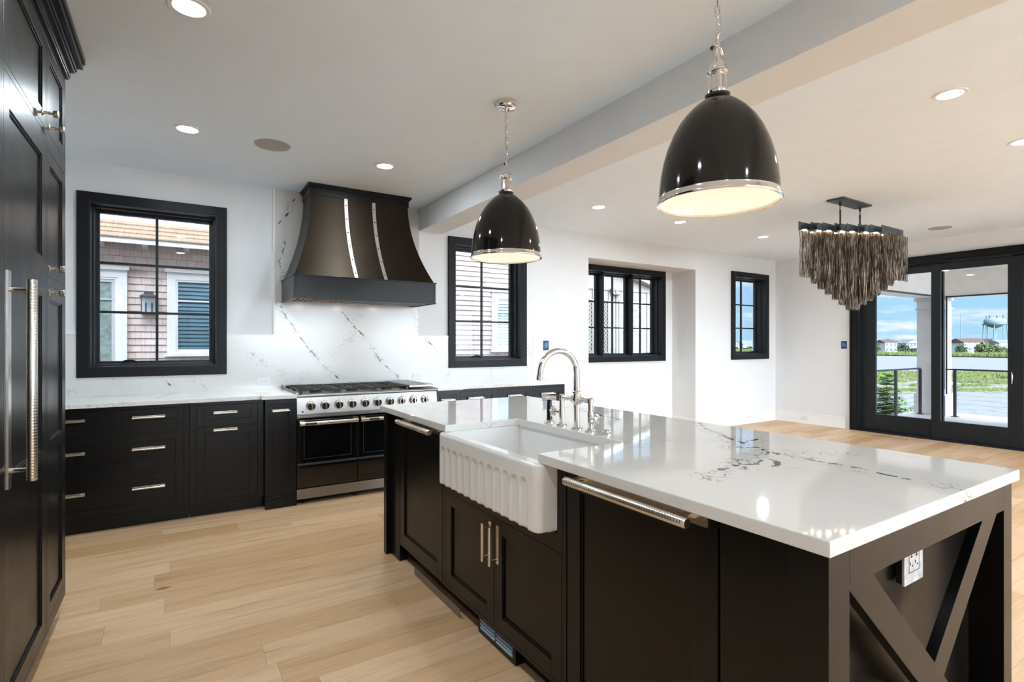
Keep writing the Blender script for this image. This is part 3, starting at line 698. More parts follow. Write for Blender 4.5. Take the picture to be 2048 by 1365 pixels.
for a, b in gx:
    mb = MB(); y0, y1, z = RF + 0.035, WY - 0.085, 0.945; w = 0.0065
    def bar(x0, y0_, x1, y1_, zz=z): mb.tube([(x0, y0_, zz), (x1, y1_, zz)], w, 6)
    for q in (a + w, b - w): bar(q, y0, q, y1)
    for q in (y0 + w, (y0 + y1) / 2, y1 - w): bar(a, q, b, q)
    for cy in ((y0 * 3 + y1) / 4, (y0 + 3 * y1) / 4):
        cx = (a + b) / 2
        for k in range(8):
            an = k * pi / 4; hx = (b - a) / 2 / max(abs(cos(an)), 1e-6); hy = (y1 - y0) / 4 / max(abs(sin(an)), 1e-6); L = min(hx, hy)
            mb.tube([(cx + 0.035 * cos(an), cy + 0.035 * sin(an), z + 0.004), (cx + L * cos(an), cy + L * sin(an), z)], w * 0.9, 6)
    for x in (a + 0.01, b - 0.01):
        for y in (y0 + 0.01, (y0 + y1) / 2, y1 - 0.01): mb.box(x - 0.01, x + 0.01, y - 0.008, y + 0.008, 0.915, z)
    mb.build('grate', 'iron', rg)
    for cy in ((y0 * 3 + y1) / 4, (y0 + 3 * y1) / 4):
        mb = MB(); mb.lathe([(0, 0), (0.052, 0), (0.050, 0.010), (0.036, 0.012), (0.036, 0.019), (0, 0.021)], ((a + b) / 2, cy, 0.915), n=24); mb.build('burner', 'iron', rg)
mb = MB(); mb.box(1.838, RX1 - 0.022, RF + 0.035, WY - 0.085, 0.93, 0.955); mb.cyl((1.93, RF + 0.035, 0.958), (1.99, RF + 0.035, 0.958), 0.006, 10)
tag(mb.build('griddle_cover', 'steel', rg, smooth=False, bevel=0.004), 'flat stainless griddle cover')

# ================================================================== HOOD
HC = 1.493; HY = 4.79
hd = thing('range_hood', (HC, HY, 1.73), 'large flared black range hood with two riveted nickel straps', 'range hood')
def hood_sec(t):  # t 0 bottom .. 1 top
    e = (1 - t) ** 1.9
    return 0.462 + (0.645 - 0.462) * e, 5.035 - (5.035 - (HY + 0.015)) * e, 1.935 + (2.715 - 1.935) * t
mb = MB(); nz = 28
rows = []
for i in range(nz + 1):
    hw, yf, z = hood_sec(i / nz); rows.append([(HC - hw, WY - 0.021, z), (HC - hw, yf, z), (HC + hw, yf, z), (HC + hw, WY - 0.021, z)])
vs = [p for r in rows for p in r]; fs = []
for i in range(nz):
    for k in range(3): a = i * 4 + k; fs.append((a, a + 1, a + 5, a + 4))
mb.add(vs, fs); M['hood'] = simple('bronze_black_hood_paint', (0.030, 0.022, 0.015), 0.38, metal=0.9, spec=0.5, vary=0.03)
mb.build('flared_body', M['hood'], hd, angle=30)
hb0, hb1, W_ = HC - 0.655, HC + 0.655, WY - 0.021
mb = MB(); mb.box(hb0, hb0 + 0.02, HY, W_, 1.735, 1.93); mb.box(hb1 - 0.02, hb1, HY, W_, 1.735, 1.93); mb.box(hb0 + 0.02, hb1 - 0.02, HY, HY + 0.02, 1.735, 1.93)
mb.box(hb0 + 0.02, hb1 - 0.02, HY + 0.02, W_, 1.90, 1.93)
mb.box(hb0 - 0.008, hb1 + 0.008, HY - 0.008, W_, 1.926, 1.936)
mb.box(hb0 - 0.006, hb0 + 0.02, HY - 0.006, W_, 1.729, 1.737); mb.box(hb1 - 0.02, hb1 + 0.006, HY - 0.006, W_, 1.729, 1.737); mb.box(hb0 + 0.02, hb1 - 0.02, HY - 0.006, HY + 0.022, 1.729, 1.737)
mb.build('apron', M['black'], hd, smooth=False, bevel=0.0015)
mb = MB(); mb.box(HC - 0.470, HC + 0.470, 5.028, W_, 2.700, 2.765); mb.box(HC - 0.480, HC + 0.480, 5.016, W_, 2.765, 2.780); mb.box(HC - 0.492, HC + 0.492, 5.002, W_, 2.778, 2.799)
mb.build('crown', M['black'], hd, smooth=False, bevel=0.002)
for xb, xt in ((HC - 0.115, HC - 0.150), (HC + 0.160, HC + 0.115)):
    mb = MB(); N = 24; vs = []; fs = []
    for i in range(N + 1):
        t = 0.0 + 0.985 * i / N; hw, yf, z = hood_sec(t); x = xb + (xt - xb) * (1 - (1 - t) ** 1.9); w = 0.016
        vs += [(x - w, yf - 0.004, z), (x + w, yf - 0.004, z), (x + w, yf + 0.002, z), (x - w, yf + 0.002, z)]
    for i in range(N):
        a = i * 4
        for k in range(4): fs.append((a + k, a + (k + 1) % 4, a + 4 + (k + 1) % 4, a + 4 + k))
    fs += [(3, 2, 1, 0), (N * 4, N * 4 + 1, N * 4 + 2, N * 4 + 3)]
    mb.add(vs, fs); st = tag(mb.build('strap', 'nickel', hd, angle=30), 'pale nickel strap with dark rivets')
    for i in range(6):
        t = 0.06 + 0.84 * i / 5; hw, yf, z = hood_sec(t); x = xb + (xt - xb) * (1 - (1 - t) ** 1.9)
        MB().lathe([(0, 0.004), (0.004, 0.0035), (0.0065, 0.0015), (0.007, 0)], (x, yf - 0.004, z), (0, -1, 0.15), 12).build('rivet', 'slot', st)
mb = MB()
for i in range(26):
    x = hb0 + 0.06 + i * (hb1 - hb0 - 0.12) / 25; mb.box(x - 0.015, x + 0.009, HY + 0.06, W_ - 0.05, 1.742, 1.752)
mb.box(hb0 + 0.021, hb1 - 0.021, HY + 0.021, HY + 0.06, 1.738, 1.752); mb.box(hb0 + 0.021, hb0 + 0.05, HY + 0.06, W_, 1.738, 1.752); mb.box(hb1 - 0.05, hb1 - 0.021, HY + 0.06, W_, 1.738, 1.752)
mb.build('baffle_filter', 'steel', hd, smooth=False)
for lx_ in (HC - 0.40, HC, HC + 0.40):
    MB().lathe([(0.0, 0.0), (0.030, 0.0), (0.034, 0.003)], (lx_, HY + 0.041, 1.7355), n=24).build('hood_light', 'hoodlamp', hd)
MB().box(hb0 + 0.021, hb1 - 0.021, HY + 0.021, W_, 1.775, 1.78).build('filter_recess', 'slot', hd, smooth=False)
# ================================================================== ISLAND
IT = 0.945; IF = 1.16; im = MXn(IF)
IX0, IX1, IY0, IY1 = 1.126, 2.226, 0.568, 3.318
isl = thing('kitchen_island', (1.67, 1.94, 0), 'long black kitchen island with crossed timbers on its near end', 'kitchen island')
mb = MB()
mb.box(1.72, IX1, 0.660, 3.270, 0.0, IT - 0.035)                 # back half, under the seating side
mb.box(IF + 0.022, 1.72, 0.660, 0.853, 0.10, IT - 0.035)
mb.box(IF + 0.022, 1.72, 3.125, 3.270, 0.10, IT - 0.035)
mb.box(IF + 0.022, 1.72, 2.478, 2.497, 0.10, IT - 0.035); mb.box(IF + 0.022, 1.72, 1.476, 1.492, 0.10, IT - 0.035)
mb.build('body', 'black', isl, smooth=False)
mb = MB(); mb.box(1.235, 1.72, 0.672, 2.02, 0, 0.10); mb.box(1.235, 1.72, 2.02, 3.12, 0, 0.10)
mb.build('toe_kick', 'black', isl, smooth=False)
# face pieces between the units
for a in ((0.672, 0.848, 0.0, -0.022), (3.125, 3.275, 0.0, -0.05), (2.474, 2.500, 0.10, -0.02), (1.475, 1.495, 0.10, -0.02)):
    MB().mbox(im, a[0], a[1], a[2], IT - 0.035, 0, a[3]).build('face_panel', 'black', isl, smooth=False, bevel=0.001)
# end frames with crossed braces
def end_frame(yo, yi, nm):
    s = 1 if yi > yo else -1; mb = MB()
    mp = lambda a, t, d: (a, yo + s * (-d), t)
    dp = -abs(yi - yo)
    mb.mbox(mp, IX0, IX0 + 0.085, 0, IT - 0.035, 0, dp); mb.mbox(mp, IX1 - 0.070, IX1, 0, IT - 0.035, 0, dp)
    mb.mbox(mp, IX0 + 0.085, IX1 - 0.070, 0.826, IT - 0.035, 0, dp); mb.mbox(mp, IX0 + 0.085, IX1 - 0.070, 0, 0.105, 0, dp)
    fr_ = mb.build(nm, 'black', isl, smooth=False, bevel=0.001)
    xa, xb, za, zb = IX0 + 0.085, IX1 - 0.070, 0.105, 0.826; bx, bz = 1.652, 0.462
    for k, (p, q) in enumerate((((bx - 0.40, bz + 0.368), (bx + 0.40, bz - 0.368)), ((bx - 0.40, bz - 0.368), (bx + 0.40, bz + 0.368)))):
        P = Vector((p[0], 0, p[1])); Q = Vector((q[0], 0, q[1])); dv = (Q - P).normalized(); nv = Vector((-dv.z, 0, dv.x)) * 0.0395
        ext = dv * 0.0
        y_a = yo + s * (0.0012 + 0.0 * k); pts = []
        # clip the timber to the opening: build a long strip and cut its ends square with the rails
        def clip(poly):
            def cut(poly, f):
                out = []
                for i in range(len(poly)):
                    a, b = poly[i], poly[(i + 1) % len(poly)]; fa, fb = f(a), f(b)
                    if fa >= 0: out.append(a)
                    if fa * fb < 0: t = fa / (fa - fb); out.append(a + (b - a) * t)
                return out
            for f in (lambda v: v.x - xa, lambda v: xb - v.x, lambda v: v.z - za, lambda v: zb - v.z): poly = cut(poly, f)
            return poly
        off = Vector((0.035 if True else 0, 0, 0)) * 0
        poly = clip([P - dv * 0.2 + nv, Q + dv * 0.2 + nv, Q + dv * 0.2 - nv, P - dv * 0.2 - nv])
        th = 0.028 if k == 0 else 0.0265
        MB().prism([(v.x, y_a + s * (0.0015 * k), v.z) for v in poly], (0, s * th, 0)).build('brace', 'black', fr_, smooth=False, bevel=0.001)
end_frame(IY0, 0.655, 'near_end_frame')
end_frame(IY1, 3.272, 'far_end_frame')
# toe-kick vent
tv = thing('toe_kick_vent', (1.19, 2.0, 0.01), 'low pale blue louvred vent in the island toe kick below the sink doors', 'vent')
MB().box(1.186, 1.234, 1.845, 2.165, 0.004, 0.098).build('housing', 'black', tv, smooth=False)
for ya, yb_ in ((1.862, 1.990), (2.004, 2.132)):
    mb = MB()
    for z in (0.030, 0.047, 0.064): mb.prism([(1.185, ya, z), (1.177, ya, z + 0.004), (1.177, ya, z + 0.010), (1.185, ya, z + 0.014)], (0, yb_ - ya, 0))
    mb.build('louvres', 'vent', tv, smooth=False)
tag(MB().box(1.166, 1.168, 2.32, 2.90, 0.001, 0.045).build('floor_strip', 'film', smooth=False), 'thin grey protective strip standing on the floor against the island base', 'strip')

def dishwasher(y0, y1, hy0, hy1, label):
    root = thing('dishwasher', (IF, (y0 + y1) / 2, 0.10), label, 'dishwasher')
    MB().box(IF + 0.022, 1.715, y0 + 0.004, y1 - 0.004, 0.102, IT - 0.04).build('body', 'black', root, smooth=False)
    d = shaker('door', im, y0 + 0.002, y1 - 0.002, 0.105, IT - 0.043, root, 0.068, [(0.185, IT - 0.11)])
    mb = MB(); z = 0.884
    mb.mbox(im, hy0 - 0.012, hy1 + 0.012, z - 0.020, z + 0.020, 0.0, 0.004)
    for q in (hy0 + 0.030, hy1 - 0.030):
        mb.tube([im(q, z + 0.004, 0.004), im(q, z + 0.010, 0.03), im(q, z, 0.062)], [0.010, 0.009, 0.009], 12)
    mb.tube([im(q, z, 0.068) for q in (hy0, hy0 + 0.004, hy1 - 0.004, hy1)], [0.0125, 0.0145, 0.0145, 0.0125], 20)
    n = int((hy1 - hy0 - 0.02) / 0.009)
    for i in range(n):
        q = hy0 + 0.012 + i * 0.009; mb.cyl(im(q, z, 0.068), im(q + 0.003, z, 0.068), 0.0152, 16)
    tag(mb.build('handle', 'nickel', d), 'long knurled nickel bar handle on a polished backplate')
    return root
dishwasher(2.502, 3.120, 2.512, 2.990, 'black panelled dishwasher at the far end of the island, beyond the sink')
dishwasher(0.853, 1.472, 0.895, 1.395, 'black panelled dishwasher in the island, nearer than the sink')
sc = thing('sink_cabinet', (IF, 1.985, 0.10), 'black two-door cabinet under the white apron sink', 'cabinet')
mb = MB(); mb.box(IF + 0.022, 1.715, 1.497, 2.472, 0.102, 0.640)
ops = [(1.500, 1.972, 0.118, 0.590), (1.978, 2.462, 0.118, 0.590)]
holes(mb, im, 1.4955, 2.4735, 0.102, 0.656, -0.0215, 0, ops)
mb.mbox(im, 1.4955, 1.527, 0.656, IT - 0.036, -0.0215, 0); mb.mbox(im, 2.3735, 2.4735, 0.656, IT - 0.036, -0.0215, 0)
mb.build('frame', 'black', sc, smooth=False, bevel=0.0008)
for (a, b, q0, q1), h in zip(ops, (1.945, 2.008)):
    d = shaker('door', im, a, b, q0, q1, sc, 0.060); pull(im, h, 0.480, 0.165, d, vertical=True, so=0.040)

# countertop with the sink notch
isv_s = [
 [(2.42, 1.93, IT), (2.09, 1.62, IT), (1.92, 1.33, IT), (1.83, 1.14, IT), (1.82, 1.02, IT), (1.83, 0.86, IT), (1.80, 0.67, IT), (1.79, 0.552, IT - 0.03)],
 [(1.83, 1.14, IT), (1.70, 1.08, IT), (1.62, 1.04, IT), (1.54, 1.06, IT), (1.44, 1.06, IT), (1.34, 1.02, IT)],
 [(1.90, 1.30, IT), (2.02, 1.30, IT)], [(1.80, 1.25, IT), (1.86, 1.20, IT), (1.81, 1.08, IT)], [(1.72, 1.12, IT), (1.70, 1.02, IT), (1.64, 0.99, IT)], [(1.60, 1.10, IT), (1.52, 1.02, IT)],
 [(1.87, 1.30, IT), (1.98, 1.42, IT)],
 [(2.10, 2.60, IT), (1.98, 2.25, IT), (1.95, 2.02, IT)],
]
isv_f = [
 [(2.1, 1.9, IT), (1.75, 1.72, IT), (1.5, 1.45, IT)], [(1.92, 1.33, IT), (1.65, 1.55, IT), (1.5, 1.55, IT)],
 [(1.23, 3.2, IT), (1.33, 3.0, IT), (1.30, 2.75, IT)], [(1.33, 3.0, IT), (1.6, 3.15, IT)], [(1.83, 1.14, IT), (2.05, 0.95, IT), (2.2, 0.8, IT)],
 [(1.33, 2.34, IT - 0.02), (1.40, 2.5, IT)], [(1.515, 1.70, IT - 0.01), (1.56, 1.66, IT)], [(1.11, 1.7, IT - 0.02), (1.2, 1.4, IT)],
]
M['islandtop'] = quartz('veined_quartz_island', isv_s, isv_f, (0.72, 0.705, 0.68), 0.045, bold=1.45)
ox0, ox1, oy0, oy1 = 1.100, 2.238, 0.552, 3.323
outline = [(ox0, oy0), (ox1, oy0), (ox1, oy1), (ox0, oy1), (ox0, 2.341), (1.517, 2.341), (1.517, 1.563), (ox0, 1.563)]
ct = MB().prism([(x, y, IT - 0.034) for x, y in outline], (0, 0, 0.034)).build('countertop', M['islandtop'], smooth=False, bevel=0.003)
tag(ct, 'large white island countertop with black cracked veins, notched around the sink', 'countertop')

# ------------------------------------------------------------------ apron sink
AX, SY0, SY1, SZ0, SZ1 = 1.072, 1.530, 2.372, 0.662, 0.9105
sk = thing('apron_sink', (1.3, 1.95, SZ0), 'white farmhouse sink with a fluted apron front, set in the island', 'sink')
NF = 12; fy0, fy1 = 1.585, 2.345; pit = (fy1 - fy0) / NF; r_ = 0.034
bk = 0.075; arc = pi / 2 * r_; fl = SY1 - SY0 - 2 * r_; tot = 2 * (bk + arc) + fl
us = [bk * i / 3 for i in range(3)] + [bk + arc * i / 8 for i in range(8)] + [bk + arc + fl * i / 260 for i in range(261)] + [bk + arc + fl + arc * i / 8 for i in range(1, 9)] + [bk + 2 * arc + fl + bk * i / 3 for i in range(1, 4)]
zs_ = [0, .004, .008, .012] + [0.012 + (SZ1 - SZ0 - 0.024) * i / 46 for i in range(1, 47)] + [SZ1 - SZ0 - .008, SZ1 - SZ0 - .004, SZ1 - SZ0 - .001, SZ1 - SZ0 - .0005]
def apron(a, h):
    z = SZ0 + h; inset = 0.0; e = min(h, SZ1 - SZ0 - h)
    if e < 0.012: q = 0.012 - e; inset = 0.012 - sqrt(max(0.012 ** 2 - q * q, 0))
    if a < bk: x, y, nx, ny = AX + r_ + (bk - a), SY0, 0, -1
    elif a < bk + arc: t = (a - bk) / arc * pi / 2; x, y, nx, ny = AX + r_ - r_ * sin(t), SY0 + r_ - r_ * cos(t), -sin(t), -cos(t)
    elif a <= bk + arc + fl: x, y, nx, ny = AX, SY0 + r_ + (a - bk - arc), -1, 0
    elif a <= bk + 2 * arc + fl: t = (a - bk - arc - fl) / arc * pi / 2; x, y, nx, ny = AX + r_ - r_ * cos(t), SY1 - r_ + r_ * sin(t), -cos(t), sin(t)
    else: x, y, nx, ny = AX + r_ + (a - bk - 2 * arc - fl), SY1, 0, 1
    if nx == -1 and fy0 < y < fy1:
        t = ((y - fy0) / pit) % 1.0; c = (t - 0.5) * 2; top = SZ1 - 0.062; hw = 0.86
        if abs(c) < hw:
            k = c / hw; capz = top - (pit / 2) * (1 - sqrt(max(1 - k * k, 0)))
            m_ = min(max((capz - z) / 0.006, 0), 1)
            inset += 0.0085 * sqrt(max(1 - k * k, 0)) ** 0.7 * m_
    return (x - nx * inset, y - ny * inset, z)
mb = MB(); nu_ = len(us)
mb.add([apron(a, h) for h in zs_ for a in us], [(j * nu_ + i, j * nu_ + i + 1, (j + 1) * nu_ + i + 1, (j + 1) * nu_ + i) for j in range(len(zs_) - 1) for i in range(nu_ - 1)])
mb.build('fluted_apron', 'fireclay', sk, angle=60)
mb = MB(); iw = 0.024
mb.box(AX + 0.013, AX + 0.055, SY0 + 0.012, SY1 - 0.012, SZ0 + 0.001, SZ1 - 0.0005)
mb.box(AX + 0.055, 1.555, SY0 + 0.003, SY0 + iw, SZ0 + 0.001, SZ1 - 0.0005); mb.box(AX + 0.055, 1.555, SY1 - iw, SY1 - 0.003, SZ0 + 0.001, SZ1 - 0.0005)
mb.box(1.533, 1.555, SY0 + iw, SY1 - iw, SZ0, SZ1 - 0.0005); mb.box(AX + 0.055, 1.533, SY0 + iw, SY1 - iw, SZ0, SZ0 + 0.025)
mb.build('basin', 'fireclay', sk, smooth=False, bevel=0.002)
MB().lathe([(0, 0.001), (0.045, 0.001), (0.045, 0.004), (0.038, 0.005), (0.034, 0.001), (0, 0.0005)], (1.32, 1.95, SZ0 + 0.025), n=28).build('drain', 'chrome', sk)
mb = MB()
for i in range(8):
    y = 1.86 - i * 0.0085; mb.box(1.5322, 1.5329, y - 0.0028, y + 0.0028, 0.853, 0.861)
tag(mb.build('maker_mark', M['greyplate'], sk, smooth=False), 'small faint grey lettering inside the basin')

# ------------------------------------------------------------------ bridge faucet
fx = 1.570
fc = thing('bridge_faucet', (fx, 1.925, IT), 'polished nickel bridge faucet with a tall arched spout, behind the sink', 'faucet')
def flange(mb, x, y, r=0.027): mb.lathe([(0, 0), (r, 0), (r, 0.004), (r * 0.8, 0.008), (r * 0.6, 0.009), (r * 0.6, 0.014), (0.013, 0.015)], (x, y, IT + 0.0003), n=28)
mb = MB(); flange(mb, fx, 1.917)
pts = [(fx, 1.917, IT + 0.01), (fx, 1.917, 1.205)]
for i in range(1, 19):
    a = pi * i / 18; pts.append((fx - 0.1 + 0.1 * cos(a), 1.917 + 0.012 * i / 18, 1.205 + 0.103 * sin(a)))
pts += [(fx - 0.202, 1.930, 1.185)]
mb.tube(pts, [0.0145] * 2 + [0.0135] * 18 + [0.0125], 20)
e = pts[-1]; mb.lathe([(0.012, 0.02), (0.0145, 0.018), (0.0145, 0), (0.010, -0.003), (0, -0.003)], (e[0], e[1], e[2] - 0.006), n=20)
mb.build('spout', 'chrome', fc)
mb = MB(); zb_ = 1.082
mb.tube([(fx, 2.030, zb_), (fx, 1.820, zb_)], 0.0095, 16)
mb.lathe([(0, -0.026), (0.018, -0.024), (0.021, -0.012), (0.024, 0), (0.021, 0.012), (0.018, 0.024), (0, 0.026)], (fx, 1.917, zb_), n=24)
mb.lathe([(0.016, 0), (0.020, 0.004), (0.020, 0.010), (0.016, 0.014)], (fx, 1.917, zb_ + 0.026), n=24)
for s in (-1, 1):
    mb.lathe([(0, 0), (0.016, 0.002), (0.017, 0.014), (0.011, 0.018), (0.0095, 0.02)], (fx, 1.917 + s * 0.02, zb_), (0, s, 0), 20)
    mb.lathe([(0.0095, 0), (0.0125, 0.002), (0.0125, 0.006), (0.0095, 0.008)], (fx, 1.917 + s * 0.065, zb_), (0, s, 0), 16)
mb.build('bridge', 'chrome', fc)
for y, s, wz in ((2.030, 1, 1.010), (1.820, -1, 1.008)):
    mb = MB(); flange(mb, fx, y, 0.025); mb.tube([(fx, y, IT + 0.01), (fx, y, zb_ + 0.004)], 0.0115, 18)
    mb.lathe([(0.0115, -0.012), (0.014, -0.010), (0.014, 0.010), (0.010, 0.014), (0, 0.015)], (fx, y, zb_), n=18)
    mb.lathe([(0.0115, 0), (0.014, 0.002), (0.014, 0.05), (0.0115, 0.052)], (fx, y, 0.985), n=18)
    lg = mb.build('valve_leg', 'chrome', fc)
    mb = MB(); o = Vector((fx, y, wz)); ax = Vector((-0.35, s, 0)).normalized(); sd_ = ax.cross(Vector((0, 0, 1)))
    mb.cyl(o, o + ax * 0.045, 0.0065, 12); c = o + ax * 0.050
    mb.lathe([(0, -0.008), (0.010, -0.006), (0.011, 0.004), (0, 0.007)], c, ax, 14)
    for k in range(5):
        a = 2 * pi * k / 5 + 0.3; dvec = sd_ * cos(a) + Vector((0, 0, 1)) * sin(a)
        mb.tube([c + dvec * 0.006, c + dvec * 0.019], [0.0045, 0.0035], 8)
        mb.lathe([(0, -0.007), (0.006, -0.004), (0.0075, 0), (0.006, 0.004), (0, 0.007)], c + dvec * 0.022, dvec, 8)
    mb.tube([c + (sd_ * cos(2 * pi * k / 20) + Vector((0, 0, 1)) * sin(2 * pi * k / 20)) * 0.022 for k in range(20)], 0.003, 8, closed=True)
    tag(mb.build('wheel_handle', 'chrome', lg), 'spoked wheel handle')
sp = thing('side_sprayer', (1.585, 2.150, IT), 'nickel side sprayer standing left of the bridge faucet', 'sprayer')
mb = MB(); mb.lathe([(0, 0), (0.026, 0), (0.026, 0.004), (0.021, 0.008), (0.015, 0.012), (0.014, 0.015)], (1.585, 2.150, IT + 0.0003), n=28); mb.build('base', 'chrome', sp)
MB().tube([(1.585, 2.150, IT + 0.012), (1.585, 2.150, IT + 0.11)], [0.0145, 0.012], 20).build('grip', 'shade', sp)
mb = MB(); o = Vector((1.585, 2.150, 1.068)); ax = Vector((-0.7, 0.55, 0.02)).normalized()
mb.lathe([(0, -0.035), (0.013, -0.033), (0.014, 0.0), (0.018, 0.030), (0.019, 0.036), (0.015, 0.037), (0.014, 0.030), (0, 0.029)], o, ax, 20); mb.build('head', 'chrome', sp)
asw = MB(); flange(asw, 1.588, 1.735, 0.024); asw.lathe([(0, 0.010), (0.010, 0.010), (0.012, 0.016), (0.009, 0.020), (0, 0.021)], (1.588, 1.735, IT), n=20)
tag(asw.build('air_switch', 'chrome'), 'low round nickel air switch button on the island, right of the faucet', 'switch')

# outlet on the island end
io = thing('wall_outlet', (1.72, 0.655, 0.73), 'pale square double outlet on the island end behind the crossed timbers', 'outlet')
mo = MY(0.655); cx0, cx1, cz0, cz1 = 1.640, 1.755, 0.690, 0.812
MB().mbox(mo, cx0 + 0.004, cx1 - 0.004, cz0 + 0.004, cz1 - 0.004, 0, 0.015).build('box', 'slot', io, smooth=False)
MB().mbox(mo, cx0, cx1, cz0, cz1, 0.015, 0.022).build('plate', 'greyplate', io, smooth=False, bevel=0.0015)
MB().ring(mo, cx0 + 0.026, cx1 - 0.026, cz0 + 0.030, cz1 - 0.030, 0.0012, 0.022, 0.0228).build('face_line', 'slot', io, smooth=False)
for cx in (cx0 + 0.042, cx1 - 0.042):
    mb = MB(); cz = (cz0 + cz1) / 2; mb.mbox(mo, cx - 0.002, cx + 0.002, cz + 0.012, cz + 0.022, 0.022, 0.0227); mb.mbox(mo, cx - 0.005, cx + 0.005, cz + 0.009, cz + 0.013, 0.022, 0.0227)
    mb.mbox(mo, cx - 0.009, cx - 0.005, cz - 0.010, cz - 0.002, 0.022, 0.0227); mb.mbox(mo, cx + 0.002, cx + 0.008, cz - 0.016, cz - 0.012, 0.022, 0.0227)
    mb.build('socket', 'slot', io, smooth=False)

# ================================================================== CEILING FITTINGS
def downlight(x, y, label, lit=True):
    root = thing('recessed_light', (x, y, CZ), label, 'ceiling light', 'recessed ceiling lights')
    MB().lathe([(0.062, -0.002), (0.064, -0.006), (0.080, -0.005), (0.083, -0.0005), (0.062, -0.0004)], (x, y, CZ), n=36).build('trim_ring', 'trim', root)
    MB().lathe([(0, -0.003), (0.0625, -0.003)], (x, y, CZ), n=36).build('lens', 'lamp', root)
    ld = bpy.data.lights.new('recessed_light_source', 'AREA'); ld.shape = 'DISK'; ld.size = 0.12; ld.energy = LAMP; ld.color = (0.82, 0.925, 1.0)
    lo = bpy.data.objects.new('light_source', ld); COL.objects.link(lo); lo.parent = root; lo.location = (0, 0, -0.008)
for x, y, lab in ((0.063, 4.217, 'round lit ceiling light nearest the left window, left of the speaker'),
    (1.444, 4.227, 'round lit ceiling light just in front of the range hood'),
    (0.046, 2.687, 'round lit ceiling light at the top edge near the black pantry crown'),
    (3.800, 4.275, 'round lit ceiling light beyond the beam, nearest the partly hidden window'),
    (5.090, 4.278, 'round lit ceiling light partly behind the rim of the near pendant'),
    (6.760, 4.272, 'small round lit ceiling light nearest the far corner, left of the chandelier'),
    (3.816, 1.244, 'round lit ceiling light right of the near pendant, largest beyond the beam'),
    (5.156, 1.254, 'round lit ceiling light cut by the right edge of the photo')):
    downlight(x, y, lab)
for x, y in ((0.046, 1.15), (1.67, -0.9), (0.046, -0.9), (3.816, -1.2), (5.156, -1.2), (6.76, 1.25), (6.76, -1.2), (1.67, -2.8), (4.4, -3.0), (7.2, -3.0)):  # unseen repeats, kept for the light they add to the room
    downlight(x, y, 'round lit ceiling light outside the photo, behind or beside the photographer')
def speaker(x, y, label):
    root = thing('ceiling_speaker', (x, y, CZ), label, 'speaker', 'ceiling speakers')
    MB().lathe([(0.110, -0.004), (0.118, -0.006), (0.123, -0.0005), (0.110, -0.0005)], (x, y, CZ), n=40).build('rim', 'speaker', root)
    MB().lathe([(0, -0.0045), (0.110, -0.004)], (x, y, CZ), n=40).build('grille', 'speaker', root)
speaker(0.595, 4.223, 'round grey-white ceiling speaker between two lights, left of the hood')
speaker(8.118, 2.749, 'round ceiling speaker to the right of the chandelier')

